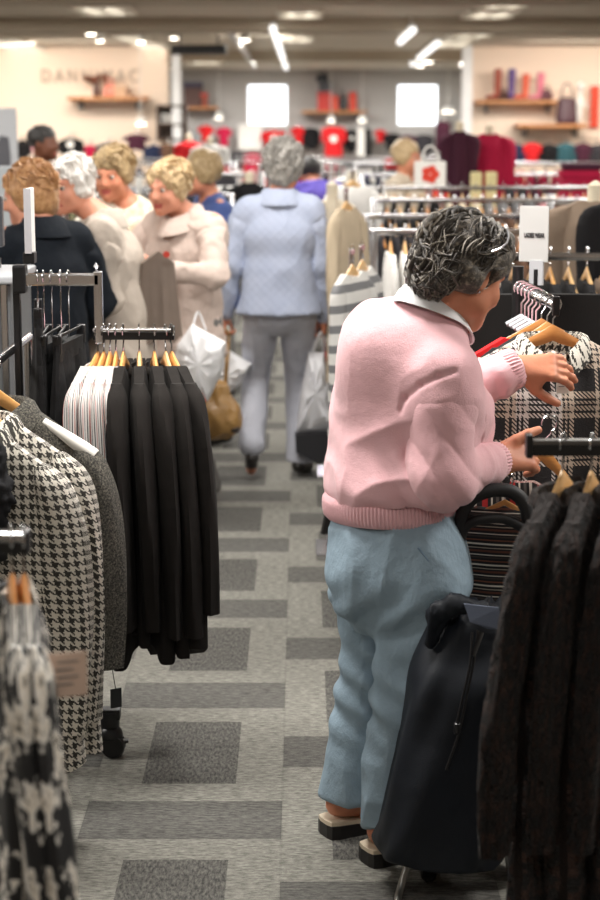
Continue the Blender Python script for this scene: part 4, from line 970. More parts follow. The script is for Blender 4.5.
    # wedge sandals
    for an, lb in ((anL, 0), (anR, 1)):
        s = empty('sandal'); s.parent = e
        X = td; Y_ = V3(-td[1], td[0], 0); base = V3(an[0], an[1], 0)
        out = []
        for tt, wd in ((-.075, .012), (-.07, .030), (-.05, .036), (0, .036), (.06, .040), (.11, .046), (.16, .040), (.185, .022), (.19, .008)): out.append((tt, wd))
        def slabm(z0, z1, gr, front_lift=0.0):
            loop = [(a, w_ + gr) for a, w_ in out] + [(a, -w_ - gr) for a, w_ in out[::-1]]; n_ = len(loop); v = []
            for zf in (z0, z1):
                for a, w_ in loop: z = zf - (.018 * max(0, min(1, (a + .02) / .12)) if zf > .01 else 0); v.append(base + X * a * 1.0 + Y_ * w_ + up * z)
            return v, [list(range(n_))[::-1], list(range(n_, 2 * n_))] + [[i, (i + 1) % n_, (i + 1) % n_ + n_, i + n_] for i in range(n_)]
        v, ff = slabm(0.0, .034, .006); MB().add(v, ff).build('sole', plain('sandal_black', (26, 24, 24), .5), s, False)
        v, ff = slabm(.034, .044, .002); MB().add(v, ff).build('insole', plain('insole_cream', (218, 204, 180), .7), s, False)
        st = MB()
        for a0 in (.05, .10): st.tube([tuple(base + X * (a0 + .01 * math.sin(j)) + Y_ * (.044 * math.cos(PI * j / 8)) + up * (.026 + .05 * math.sin(PI * j / 8) - a0 * .12)) for j in range(9)], .009, 6, .4)
        st.build('strap', plain('sandal_strap', (40, 32, 28), .5), s)
    # hair: wavy, dark grey streaked with silver
    hm = hair_mat('grey_streaked_hair', (34, 30, 28), (74, 66, 58), (176, 164, 146), (1, 1, 1), 75)
    hs = Vol(.005); RT = [list(R[i]) for i in range(3)]
    hs.ell(t(0, -.02, .042), V3(.092, .108, .094) * S, .02, RT); hs.ell(t(0, -.075, -.005), V3(.076, .055, .080), .04, RT); hs.ell(t(0, .045, .085), V3(.07, .065, .055), .03, RT)
    for s_ in (-1, 1): hs.ell(t(s_ * .068, -.035, .0), V3(.030, .050, .060), .025, RT); hs.ell(t(s_ * .070, .025, .045), V3(.022, .045, .04), .02, RT)
    hs.ell(t(0, .115, -.055), V3(.075, .070, .105), .012, RT, True); hs.ell(t(0, -.01, -.14), V3(.09, .12, .07), .01, RT, True)
    for s_ in (-1, 1): hs.ell(t(s_ * .085, .005, -.015), V3(.022, .018, .034), .008, RT, True)
    ho = vol_obj(hs, 'hair', hm, e, lambda Vv, Nn: .006 * vnoise(Vv * V3(26, 26, 34), 4) + .002 * vnoise(Vv * 62, 8) - .002)
    fl = lambda p: not (p[1] > .45 and p[2] < .25) and not (abs(p[0]) > .75 and p[1] > -.1 and p[2] < -.05)
    strands(ho, t(0, -.022, .04), R, V3(.097, .113, .099) * S, 430, hair_mat('hair_lock_dark', (30, 27, 25), (62, 56, 50), (128, 118, 104)), 5, .115, .010, fl, .0052, -.075, flat=.45)
    strands(ho, t(0, -.024, .038), R, V3(.101, .117, .103) * S, 110, hair_mat('hair_lock_silver', (104, 96, 86), (150, 142, 130), (198, 190, 178)), 5, .10, .010, fl, .0022, -.085, 'silver_locks', flat=.5)
    back = lambda p: p[1] < .25
    strands(ho, t(0, -.072, -.008), R, V3(.083, .064, .090) * S, 260, bpy.data.materials['hair_lock_dark'], 25, .085, .012, back, .0050, -.085, 'nape_curls', flat=.5)
    strands(ho, t(0, -.072, -.008), R, V3(.086, .067, .093) * S, 80, bpy.data.materials['hair_lock_silver'], 25, .08, .013, back, .0022, -.085, 'silver_curls', flat=.5)
    # glasses pushed up into the hair
    MB().tube([tuple(q(*a)) for a in ((492, 252, 4.03), (500, 249, 4.03), (507, 243, 4.05), (509, 236, 4.08), (507, 228, 4.12))], .0028, 6).build('glasses', plain('glasses_silver', (225, 225, 230), .15, .8), e)
    MB().lathe(tuple(t(.078, -.004, -.04)), [(.0005, -.004), (.004, 0), (.0005, .004)], 8).build('earring', chrome, e)
    return e, q, wrR, wrL, root
pw_e, pw_q, pw_wr, pw_wl, pw_root = pink_woman()

# ------------------------------------------------------------ navy shopping trolley beside her
def trolley():
    base = PZ(430, 872, 0); e = empty('shopping_trolley', (base.x, base.y, 0), 0, 'dark navy fabric shopping trolley with a black foam handle, leaning beside the woman in pink', 'shopping trolley')
    q = lambda u, v, Y: V3(*P(u, v, Y)) - V3(base.x, base.y, 0)
    nv = N('navy_bag_fabric'); co = nv.obj(); nv.base(nv.mix(nv.noise(co, 6, 3), s2l((9, 14, 22)), s2l((16, 23, 33)))); nv.b.inputs['Roughness'].default_value = .6
    n1 = nv.bump(nv.noise(co, 420, 1), .3, .002); nv.bump(nv.noise(co, 7, 2, .5), .35, .03, n1); nv.b.inputs['Specular IOR Level'].default_value = .3; nm = nv.m
    # bag body, levels from the bottom up: (left u, right u, v, depth half, Y centre)
    lev = [(375, 500, 846, .118, 3.86), (374, 503, 838, .126, 3.86), (380, 506, 815, .132, 3.86), (392, 512, 760, .135, 3.88), (404, 516, 710, .135, 3.90), (413, 520, 670, .130, 3.91), (424, 522, 640, .115, 3.93), (432, 520, 618, .10, 3.94), (440, 512, 606, .08, 3.95), (450, 505, 602, .04, 3.95)]
    v = []; n = 48; L = spline([(a, b, c_) for a, b, c_, d, y in lev], 40); D = spline([(d, y, 0) for a, b, c_, d, y in lev], 40)
    for j, (a, d) in enumerate(zip(L, D)):
        s = j / 39
        for k in range(n):
            an = 2 * PI * k / n; cx, sy = math.cos(an), math.sin(an); px = abs(cx) ** .62 * (1 if cx > 0 else -1); py = abs(sy) ** .62 * (1 if sy > 0 else -1)
            u = (a[0] + a[1]) / 2 + (a[1] - a[0]) / 2 * px; p = q(u, a[2] + 10 * (px * .5 + .2) * (1 - s) + 2, d[1]); gather = .010 * math.sin(k * 1.9 + j * .4) * max(0, (s - .72) / .28)
            p[1] += d[0] * py; p[2] += gather; wv = .007 * math.sin(an * 3 + s * 7) + .005 * math.sin(an * 7 - s * 13) + gather
            p[0] += wv * cx; p[1] += wv * sy; v.append(p)
    f = [[j * n + k, j * n + (k + 1) % n, (j + 1) * n + (k + 1) % n, (j + 1) * n + k] for j in range(39) for k in range(n)] + [list(range(n))[::-1], list(range(39 * n, 40 * n))]
    bag = MB().add(v, f).build('bag', nm, e)
    bag.data.set_sharp_from_angle(angle=PI)
    # gathered flap of the top and the grey panel
    fv = Vol(.006); fv.cone(q(438, 614, 3.86), q(456, 604, 3.86), .019, .020, .03); fv.cone(q(456, 604, 3.86), q(484, 607, 3.84), .019, .010, .03); fv.cone(q(438, 614, 3.86), q(430, 642, 3.85), .018, .012, .03)
    vol_obj(fv, 'gathered_top', nm, e, folds(.008, (38, 38, 14), 3))
    gp = [q(464, 604, 3.80), q(499, 608, 3.80), q(502, 630, 3.785), q(488, 629, 3.785), q(470, 622, 3.785)]
    MB().add(gp + [p + V3(0, .006, 0) for p in gp], [[0, 1, 2, 3, 4], [9, 8, 7, 6, 5]] + [[i, i + 5, (i + 1) % 5 + 5, (i + 1) % 5] for i in range(5)]).build('grey_panel', fab('grey_panel', (82, 88, 102)), e, False)['label'] = 'slate grey fabric panel'
    cd = MB(); 
    cd.tube([tuple(p) for p in spline([q(478, 630, 3.775), q(474, 660, 3.76), q(468, 690, 3.75), q(458, 735, 3.74), q(446, 770, 3.735)], 16)], .003, 6)
    cd.tube([tuple(p) for p in spline([q(472, 632, 3.775), q(470, 665, 3.755), q(462, 700, 3.745), q(457, 722, 3.74)], 14)], .003, 6); cd.lathe(tuple(q(457, 728, 3.742)), [(.002, -.016), (.008, -.01), (.008, .01), (.002, .014)], 8)
    cd.build('drawcord', black_pl, e)
    st = MB(); st.tube([tuple(q(482, 632, 3.775)), tuple(q(473, 656, 3.758))], .008, 6, .3); st.build('strap', black_pl, e)
    al = plain('brushed_aluminium', (176, 176, 172), .35, .85)
    for du, Y in ((0, 4.05), (64, 4.06)):
        MB().tube([tuple(q(446 + du, 604, Y)), tuple(q(459 + du, 538, Y))], .0095, 12).build('upright_tube', al, e)
    MB().tube([tuple(p) for p in spline([q(412, 846, 3.86), q(407, 866, 3.84), q(401, 886, 3.82), q(398, 900, 3.79), q(404, 905, 3.78), q(470, 912, 3.77)], 24)], .0085, 10).build('stand_tube', al, e)
    fo = MB(); fo.tube([tuple(p) for p in spline([q(459, 540, 4.05), q(463, 512, 4.05), q(474, 497, 4.05), q(495, 490, 4.055), (q(514, 493, 4.06)), q(526, 508, 4.06), q(530, 540, 4.06)], 30)], .0165, 12); fo.build('foam_handle', plain('foam_black', (28, 28, 30), .6), e)
    MB().tube([tuple(p) for p in spline([q(460, 536, 4.05), q(468, 524, 4.045), q(484, 519, 4.045), q(505, 519, 4.05), q(524, 528, 4.05)], 20)], .0125, 10).build('cross_handle', plain('foam_black', (28, 28, 30), .6), e)
    for du, dy in ((0, 0), (86, .02)):
        w_ = q(428 + du, 860, 3.90 + dy); w_[2] = .075; wh = empty('wheel'); wh.parent = e; wh.location = tuple(w_)
        MB().lathe((0, 0, 0), [(.05, -.016), (.068, -.016), (.075, -.008), (.075, .008), (.068, .016), (.05, .016)], 28, 'X').build('tyre', black_pl, wh); MB().lathe((0, 0, 0), [(.008, -.012), (.05, -.010), (.05, .010), (.008, .012)], 20, 'X').build('hub', dark_metal, wh)
    a, b = q(420, 860, 3.90), q(520, 860, 3.92); a[2] = b[2] = .075; MB().tube([tuple(a), tuple(b)], .006, 8).build('axle', dark_metal, e)
    return e
trolley()

# ------------------------------------------------------------ near rail on the right with crinkled black-brown tunics
RZ = 1.135
RY = 3.30
a = P(529, 444, RY); RZ = a.z
e = empty('garment_rack', (a.x, RY, 0), 0, 'black and chrome rail end nearest the camera at right, carrying the crinkled dark tunics', 'garment rack')
MB().box((.45, 0, RZ + .004), (.9, .030, .010), bev=.003).build('rail', plain('rail_grey', (110, 108, 106), .3, .8), e, False); MB().box((.45, 0, RZ - .011), (.9, .026, .020), bev=.002).build('rail_liner', black_pl, e, False)
MB().box((.0, 0, RZ - .003), (.012, .036, .044), bev=.003).build('end_cap', black_pl, e, False); MB().box((.9, 0, (RZ) / 2), (.035, .035, RZ), bev=.004).build('post', chrome, e, False); MB().box((.9, 0, .02), (.05, .7, .04), bev=.004).build('foot', black_pl, e, False)
lab = ('crinkled black-brown tunic, leftmost on the near right rail', 'crinkled black-brown tunic in the middle of the near right rail', 'crinkled black-brown tunic cut by the right edge of the picture')
hl = ('pale wooden hanger nearest the end of the right rail', 'pale wooden hanger second along the right rail', 'pale wooden hanger at the right picture edge')
for i, (u, rz) in enumerate(((563, PI / 2 - .42), (592, PI / 2 - .34), (622, PI / 2 - .25))):
    p = P(u, 444, RY)
    hanger(wood_l, .2, (p.x, RY, RZ), rz, hl[i], drop=.10)
    coat(M_crinkle, 'tunic', (p.x, RY, RZ - .002), rz, lab[i], 'tunic', None, sh=.2, L=1.08, wh=.235, T=.034, fold=.018, sleeves=.58, sr=(.055, .030), collar=(.085, .045, .014, .014), neck=.14, seed=40 + i, sleeve_out=(.085, .05, .04)[i], sleeve_y=.012 - .0 * i, nx=100, nz=90, hemwave=.03, crinkle=.009)

# ------------------------------------------------------------ near rail on the left with floral blouses
LY = 2.56; a = P(27, 540, LY); LZ = a.z
e = empty('garment_rack', (a.x, LY, 0), 0, 'out of focus rail end with black cap nearest the camera at left', 'garment rack')
MB().box((-.3, 0, LZ + .006), (.6, .026, .014), bev=.003).build('rail', chrome, e, False); MB().box((-.3, 0, LZ - .010), (.6, .022, .018), bev=.002).build('rail_liner', black_pl, e, False); MB().box((.0, 0, LZ - .002), (.008, .030, .036), bev=.003).build('end_cap', black_pl, e, False)
MB().box((-.6, 0, LZ / 2), (.035, .035, LZ), bev=.004).build('post', chrome, e, False); MB().box((-.6, 0, .02), (.05, .7, .04), bev=.004).build('foot', black_pl, e, False)
for i, (u, rz, lb, hb) in enumerate(((23, PI / 2 + .22, 'black and white patterned blouse with a pink tag, front of the near left rail', 'right one of the two blurred orange hangers at left'), (11, PI / 2 + .2, 'black and white patterned blouse cut by the left picture edge', 'left one of the two blurred orange hangers at left'))):
    p = P(u, 540, LY); hanger(wood_o, .19, (p.x, LY, LZ), rz, hb, drop=.10)
    c = coat(M_floral, 'blouse', (p.x, LY, LZ - .002), rz, lb, 'blouse', None, sh=.19, L=.9, wh=.22, T=.026, fold=.012, neck=.10, sleeves=.5, sr=(.05, .026), collar=(.075, .03, .014, .012), seed=60 + i, sleeve_out=.05, nx=36, nz=46)
    if i == 0:
        t_ = swing_tag(c, (-.13, -.05, -.135), .055, .065, plain('pink_tag', (205, 178, 160), .8), -PI / 2 + .1)
        c2 = t_

# ------------------------------------------------------------ houndstooth coats hanging from the rail at the left picture edge
HX = P(-22, 372, 4.2).x; HZ = P(0, 376, 4.2).z
e = empty('garment_rack', (HX, 4.25, 0), 0, 'chrome rail running away from the camera at the left edge, carrying the houndstooth coats', 'garment rack')
MB().tube([(0, -.3, HZ), (0, .75, HZ)], .0125, 12).build('rail', chrome, e)
for yy in (-.3, .75): MB().tube([(0, yy, .03), (0, yy, HZ)], .014, 12).build('post', chrome, e)
MB().box((0, .22, .03), (.05, 1.2, .03), bev=.004).build('foot', black_pl, e, False)
for i, (Y, rz, mat, nm, lb, hb, L, wh, hm, sm) in enumerate(((3.98, -.12, M_hound, 'coat', 'black and cream houndstooth coat with a dark fur edge, frontmost at left', 'front orange wooden hanger in the houndstooth coats', .86, .27, wood_o, None),
        (4.14, -.16, M_hound, 'coat', 'black and cream houndstooth coat, second behind the fur-edged one', 'second orange wooden hanger in the houndstooth coats', .90, .29, wood, None),
        (4.40, -.14, M_tweed, 'jacket', 'charcoal tweed jacket on a hanger with a white foam end', 'wooden hanger with a white foam shoulder, behind the houndstooth coats', .78, .25, wood, None))):
    x = HX + (.0, .035, .065)[i] * 0
    hanger(hm, (.205, .225, .25)[i], (HX, Y, HZ), rz, hb, drop=(.145, .145, .165)[i])
    c = coat(mat, nm, (HX, Y, HZ - .004), rz, lb, 'coat' if nm == 'coat' else 'jacket', None, sh=(.215, .235, .255)[i], L=L, wh=wh + .0, T=.045, fold=.016, sleeves=(.60, .62, .55)[i], sr=(.062, .045), collar=(.085, .05, .035, .035), seed=80 + i * 3, sleeve_out=.03, slope=(.155, .155, .178)[i], nx=44, nz=50, top=-.028, neck=.085, buttons=3 if i < 2 else 0)
    if i == 0:
        fu = Vol(.008)
        for a, b in (((.085, -.05, -.13), (.10, -.07, -.22)), ((.10, -.07, -.22), (.085, -.08, -.34)), ((.085, -.08, -.34), (.03, -.08, -.44))): fu.cone(a, b, .028, .030, .02)
        vol_obj(fu, 'fur_trim', fab('black_fur', (34, 34, 36), .95, .3), c, lambda Vv, Nn: .009 * vnoise(Vv * 75, 2) + .006 * vnoise(Vv * 150, 5))['label'] = 'black shaggy fur edging'
    if i == 2:
        sp = [(x_, -.012, -.05 - .165 * (x_ / .25) ** .95 + .004) for x_ in (.13, .16, .19, .225, .26)]
        MB().tube(sp, [.012, .015, .017, .019, .018], 10).build('foam_cover', plain('foam_white', (232, 230, 222), .8), c)['label'] = 'white foam shoulder cover'
t_ = P(116, 698, 4.35)
# small black care tag below the houndstooth hem
tg = empty('label_card', tuple(t_), .5, 'small black square card hanging beside the houndstooth hem', 'tag'); MB().box((0, 0, 0), (.03, .003, .05)).build('card', black_pl, tg, False); MB().tube([(0, 0, .02), (-.012, 0, .1)], .0012, 5).build('cord', black_pl, tg)

# ------------------------------------------------------------ stepped chrome rack with casters in the middle left
BY = 4.72
pt = P(98, 275, BY); lt = P(20, 273, BY); arm0 = P(93, 332, BY); arm1 = P(173, 332, BY); zt = pt.z; za = arm1.z
e = empty('garment_rack', (lt.x, BY, 0), 0, 'stepped chrome rack on casters with a high bar and a lower arm, middle left', 'garment rack')
q = lambda x, z, y=0: (x - lt.x, y, z)
MB().box(((pt.x - lt.x) / 2, 0, zt - .012), (pt.x - lt.x + .01, .03, .032), bev=.004).build('high_bar', chrome, e, False)
MB().box((pt.x - lt.x, 0, (zt + za) / 2 - .01), (.022, .03, zt - za + .04), bev=.003).build('drop_post', chrome, e, False)
MB().lathe((pt.x - lt.x - .004, 0, zt + .004), [(.003, 0), (.003, .012), (.008, .018), (.003, .026)], 10).build('finial', chrome, e)
MB().box(((arm0.x + arm1.x) / 2 - lt.x, 0, za + .006), (arm1.x - arm0.x, .028, .008), bev=.002).build('lower_arm', chrome, e, False)
MB().box(((arm0.x + arm1.x) / 2 - lt.x, 0, za - .010), (arm1.x - arm0.x, .022, .020), bev=.002).build('arm_liner', black_pl, e, False)
MB().box((arm1.x - lt.x, 0, za - .002), (.008, .034, .036), bev=.003).build('end_cap', black_pl, e, False)
MB().box((-.01, 0, zt / 2), (.018, .03, zt), bev=.004).build('main_post', dark_metal, e, False); MB().box((-.0, 0, zt - .01), (.035, .05, .075), bev=.006).build('joint_block', black_pl, e, False)
cz = PZ(108, 765, 0); cx = cz.x - lt.x; MB().box((cx / 2, 0, .125), (cx + .06, .04, .03), bev=.004).build('base_bar', black_pl, e, False); MB().box((0, .1, .125), (.04, .7, .03), bev=.004).build('base_bar', black_pl, e, False)
def caster(x, y):
    c = empty('caster'); c.parent = e; c.location = (x, y, 0)
    MB().lathe((0, 0, 0), [(.012, .085), (.026, .088), (.028, .13), (.02, .132)], 16).build('stem', black_pl, c)
    MB().lathe((.008, 0, .034), [(.006, -.028), (.03, -.027), (.034, -.018), (.034, -.008), (.02, -.006), (.02, .006), (.034, .008), (.034, .018), (.03, .027), (.006, .028)], 24, 'Y').build('wheel', black_pl, c)
    h_ = Vol(.004).ell((0, 0, .062), (.036, .034, .034), .01).cut((0, 0, .052), (0, 0, -1)); vol_obj(h_, 'hood', black_pl, c); MB().box((.036, 0, .045), (.03, .02, .008), bev=.002).build('brake', black_pl, c, False)
caster(cx, 0); caster(0, -.22); caster(0, .42)
# upright clear sign holder seen edge-on
s0, s1 = P(30, 262, BY), P(30, 196, BY); sg = empty('sign_holder', (s0.x, BY, s0.z), 0, 'upright white sign holder seen edge-on above the middle left rack', 'sign')
hh = s1.z - s0.z; MB().box((0, .02, hh / 2 + .02), (.014, .08, hh), bev=.003).build('sign_card', white_pl, sg, False); MB().box((-.0, -.022, hh / 2 + .02), (.018, .006, hh)).build('edge_strip', plain('clear_edge', (214, 214, 220), .1, .2), sg, False); MB().box((0, .0, .012), (.03, .05, .03), bev=.003).build('clamp', black_pl, sg, False)

# striped blouses then black jackets on the lower arm
bl = ['leftmost', 'second', 'third', 'rightmost']
for i, u in enumerate((97.5, 103.5, 109.5, 115.5)):
    x = P(u, 332, BY).x; rz = PI / 2 + (-.26, -.16, -.08, .0)[i]
    hanger(wood, .19, (x, BY, za), rz, '%s of the four hangers holding striped blouses on the lower arm' % bl[i].capitalize())
    c = coat(M_blouse, 'blouse', (x, BY, za - .002), rz, 'white blouse with thin dark and red stripes, %s of four on the lower arm' % bl[i], 'blouse', None, sh=.19, L=.80, wh=.22, T=.018, fold=.008, sleeves=.52, sr=(.05, .022), neck=.085, collar=(.075, .02, .014, .008), seed=100 + i, nx=26, nz=40)
    if i == 2: swing_tag(c, (-.315, .0, -.36), .03, .055, paper, -PI / 2, True)
jl = ('leftmost', 'second', 'third', 'fourth', 'rightmost'); jm = fab('black_wool_suiting', (30, 27, 25), .95, .15, .15)
for i, (u, rz) in enumerate(((123, .02), (139, -.08), (154, -.16), (165.5, -.24), (171.5, -.36))):
    x = P(u, 332, BY).x; rz = PI / 2 + rz * -1
    hanger((wood, wood_l)[i % 2], .2, (x, BY, za), rz, '%s of the five wooden hangers holding black jackets' % jl[i].capitalize())
    coat(jm, 'jacket', (x, BY, za - .002), rz, 'plain black wool jacket, %s of five on the lower arm' % jl[i], 'jacket', None, sh=.2, L=(.84, .80, .84, .80, .83)[i], wh=(.22, .225, .23, .24, .25)[i], T=.018, fold=.009, sleeves=(.62, .62, .64, .64, .58)[i], sr=(.062, .029), neck=.09, collar=(.085, .024, .012, .010), seed=120 + i * 2, nx=30, nz=44, sleeve_out=.035, hemwave=.02)
# black skirts on clip hangers from the high bar
for i, (u, dz, rz) in enumerate(((37, 0, .14), (43, 0, .06), (51, 0, -.05), (60, 0, .05), (68, 0, -.12))):
    x = P(u, 273, BY).x; lb = ('leftmost', 'second', 'third', 'fourth', 'rightmost')[i]; zz = zt - .01
    h_ = empty('clip_hanger', (x, BY, zz), PI / 2 + rz, 'black clip hanger, %s of five on the high chrome bar' % lb, 'hanger')
    MB().tube(hook_pts(.021, -.13 if i else -.06), .002, 6).build('hook', chrome, h_); drop = .13 if i else .06
    MB().box((0, 0, -drop - .01), (.3, .005, .008), bev=.002).build('bar', black_pl, h_, False)
    for s_ in (-1, 1): MB().box((s_ * .13, 0, -drop - .03), (.024, .022, .05), bev=.004).build('clip', black_pl, h_, False)
    v, f, uv = sheet_mesh(lambda q_: -drop - .035, (.40, .42, .42, .41, .42)[i], lambda s: .145 + .04 * s, lambda s: .006 + .016 * s, 24, 24, .008, 140 + i)
    sk = empty('skirt', (x, BY, zz), PI / 2 + rz, 'black skirt on a clip hanger, %s of five on the high bar' % lb, 'skirt'); MB().add(v, f, uv).build('body', fab('black_crepe', (20, 19, 20), .85, .1, .3), sk)
    vb, fb, ub = sheet_mesh(lambda q_: -drop - .03, drop + .075, lambda s: .147, lambda s: .0085, 20, 3, .002, 150 + i, hemwave=0); MB().add(vb, fb, ub).build('waistband', fab('black_band', (22, 22, 23), .6), sk)

# ------------------------------------------------------------ plaid jacket and its rail on the right
PY = 4.60
ra, rb = P(527, 287, 5.0), P(556, 306, 4.52); rzz = rb.z
e = empty('garment_rack', (rb.x, rb.y, 0), 0, 'chrome display arm crowded with hooks above the plaid jacket', 'garment rack')
ra = Vector((ra.x - .02, 5.05, rzz)); d = ra - Vector((rb.x, rb.y, rzz))
MB().tube([(0, 0, rzz), (d.x, d.y, rzz)], .012, 12).build('rail', chrome, e); MB().tube([(d.x, d.y, 0.02), (d.x, d.y, rzz + .06)], .016, 12).build('post', black_pl, e)
MB().box((0, 0, rzz), (.018, .018, .05), bev=.003).build('end_cap', black_pl, e, False); MB().box((d.x, d.y, .02), (.45, .45, .03), bev=.01).build('base', black_pl, e, False)
ang = math.atan2(d.y, d.x) - PI / 2
for i, t_ in enumerate((.06, .2, .34)):
    p = Vector((rb.x, rb.y, rzz)) + Vector((d.x, d.y, 0)) * t_
    hanger((wood_o, wood, wood_o)[i], (.2, .17, .22)[i], (p.x, p.y, rzz), (.02, .12, .2)[i], ('orange wooden hanger wearing the plaid jacket', 'wooden hanger just behind the plaid jacket', 'wooden hanger holding the red top')[i], drop=.11, neck=.06)
    if i == 0:
        c = coat(M_plaid, 'jacket', (p.x, p.y, rzz - .006), .02, 'black and beige plaid wool jacket facing the camera, handled by the woman in pink', 'jacket', None, sh=.215, L=.82, wh=.25, T=.045, fold=.012, sleeves=.6, sr=(.065, .05), collar=(.075, .05, .030, .028), collar_mat=M_hound, seed=200, slope=.12, nx=50, nz=50, neck=.08, sleeve_out=.04)
        pl_tag = c
    if i == 1: coat(fab('black_jersey', (32, 31, 33), .9), 'top', (p.x, p.y, rzz - .006), .12, 'black top tucked behind the plaid jacket', 'top', None, sh=.16, L=.7, wh=.2, T=.02, fold=.01, sleeves=.5, sr=(.05, .03), seed=204)
    if i == 2: coat(fab('red_jersey', (196, 26, 30), .85), 'top', (p.x, p.y, rzz - .006), .2, 'bright red knitted top with one shoulder showing behind the plaid jacket', 'top', None, sh=.23, L=.66, wh=.23, T=.018, fold=.008, sleeves=.5, sr=(.05, .03), seed=208, slope=.13)
for i, t_ in enumerate((.48, .58, .68, .78, .88)):   # empty chrome-hooked hangers packed on the arm
    p = Vector((rb.x, rb.y, rzz)) + Vector((d.x, d.y, 0)) * t_
    h_ = empty('clip_hanger', (p.x, p.y, rzz), -.35, 'empty chrome and clear hanger crowded on the arm behind the plaid jacket', 'hanger', 'empty hangers on the arm behind the plaid jacket'); MB().tube(hook_pts(.022, -.075), .0032, 6).build('hook', chrome, h_); MB().tube([(-.04, 0, -.10), (0, 0, -.075), (.04, 0, -.10)], .008, 8).build('shoulder_bar', plain('clear_hanger', (206, 210, 216), .15), h_)
# price tag on the plaid jacket
tp = P(562, 381, 4.44); tg = swing_tag(pl_tag, (tp.x - pl_tag.location.x, tp.y - pl_tag.location.y, P(562, 369, 4.44).z - pl_tag.location.z), .032, .062, paper, 0.05)
# black coats on the next rail, seen wide behind the plaid jacket
e = empty('garment_rack', (P(540, 300, 5.15).x, 5.2, 0), 0, 'low black rail behind the plaid jacket', 'garment rack'); bz = P(540, 300, 5.2).z
MB().box((0.02, 0, bz), (.62, .026, .026), bev=.003).build('rail', black_pl, e, False)
for s_ in (-.27, .31): MB().box((s_, 0, bz / 2), (.03, .03, bz), bev=.003).build('post', black_pl, e, False)
v, f, uv = sheet_mesh(lambda q_: .018 - .004 * q_ * q_, .86, lambda s: .27, lambda s: .02 + .01 * s, 30, 24, .012, 300)
tag(MB().add(v, f, uv).build('blanket_wrap', fab('black_wool', (24, 22, 21)), None, True, (P(540, 300, 5.2).x + .01, 5.2, bz)), 'wide black woollen wrap folded over the low rail behind the plaid jacket', 'wrap')
# sign on a stem
sY = 5.1; a, b = P(521, 206, sY), P(547, 262, sY); c = P(534, 234, sY)
e = empty('sign_holder', (c.x, sY, 0), -.45, 'grey card sign on a black stem over the hooks, right of the woman in pink', 'sign')
wd = (b.x - a.x) / math.cos(.45); ht = a.z - b.z
MB().box((0, 0, c.z), (wd, .006, ht), bev=.002).build('sign_card', plain('sign_grey', (196, 196, 194), .6), e, False)
MB().box((0.01, .0, b.z - .03), (.04, .012, .07)).build('sleeve', plain('clear_sleeve', (190, 192, 196), .2), e, False); MB().tube([(.01, 0, .02), (.01, 0, b.z - .02)], .009, 10).build('stem', black_pl, e); MB().box((.01, 0, .01), (.24, .2, .02), bev=.005).build('base', black_pl, e, False)
def text(body, size, parent, loc, mat, rot=(PI / 2, 0, 0), ext=.0008, width=None, name='lettering'):
    cu = bpy.data.curves.new('t', 'FONT'); cu.body = body; cu.size = size; cu.extrude = ext; cu.align_x = 'CENTER'; cu.align_y = 'CENTER'; cu.offset = .0006
    o = bpy.data.objects.new('t', cu); COL.objects.link(o); bpy.context.view_layer.update(); me = bpy.data.meshes.new_from_object(o); bpy.data.objects.remove(o)
    if width:
        xs = [v.co.x for v in me.vertices]; me.transform(Matrix.Diagonal((width / (max(xs) - min(xs)), 1, 1, 1)))
    me.materials.clear(); me.materials.append(mat); o = bpy.data.objects.new(name, me); COL.objects.link(o); o.parent = parent; o.location = loc; o.rotation_euler = rot; return o
text('LADIES WEAR', .018, e, (.002, -.0045, c.z - .004), plain('sign_ink', (50, 50, 52), .7), width=wd * .7)

# ------------------------------------------------------------ striped knit top on the hanger in her right hand
kp = P(551, 424, 4.28)
hk = hanger(wood_o, .16, (kp.x, kp.y, kp.z), .0, 'wooden hanger gripped in the right hand of the woman in pink', drop=.13, neck=.06, hook=True)
hk.rotation_euler = (0, math.radians(12), .25); hk.location = (kp.x - .004, kp.y, kp.z)
# knits on the low arm beneath, seen behind the trolley handle
KY = 4.42; kz = P(500, 470, KY).z
e = empty('garment_rack', (P(500, 470, KY).x, KY, 0), 0, 'low chrome arm holding the multi-striped knits behind the trolley handle', 'garment rack')
MB().tube([(-.0, -.14, kz), (0, .3, kz)], .011, 10).build('rail', chrome, e); MB().tube([(0, .3, .02), (0, .3, kz)], .014, 10).build('post', chrome, e); MB().box((0, .3, .015), (.3, .3, .03), bev=.005).build('base', black_pl, e, False)
kn_l = ('frontmost dark multi-striped knit top behind the trolley handle', 'rearmost dark multi-striped knit top behind the trolley handle', 'dark knit with red and white diagonal stripes below the right hand')
for i, (dy, dx, m_) in enumerate(((-.12, 0, M_knit), (.10, .0, M_knit), (-.01, .0, M_redknit))):
    x0 = P(500, 470, KY).x; hanger(wood, .16, (x0, KY + dy, kz), -.25, ('front', 'rear', 'middle')[i] + ' wooden hanger inside the multi-striped knits', drop=.08)
    coat(m_, 'knit_top', (x0, KY + dy, kz - .004), -.25, kn_l[i], 'knit top', None, sh=(.165, .165, .19)[i], L=.62, wh=.19, T=.022, fold=.010, sleeves=.5, sr=(.045, .026), seed=320 + i, slope=.085, neck=.03, top=(-.03, -.03, .02)[i], nx=34, nz=36)
# ------------------------------------------------------------ shoppers further back
def at(u, Y): return (P(u, 300, Y).x, Y, 0)
def held(loc, name): pass
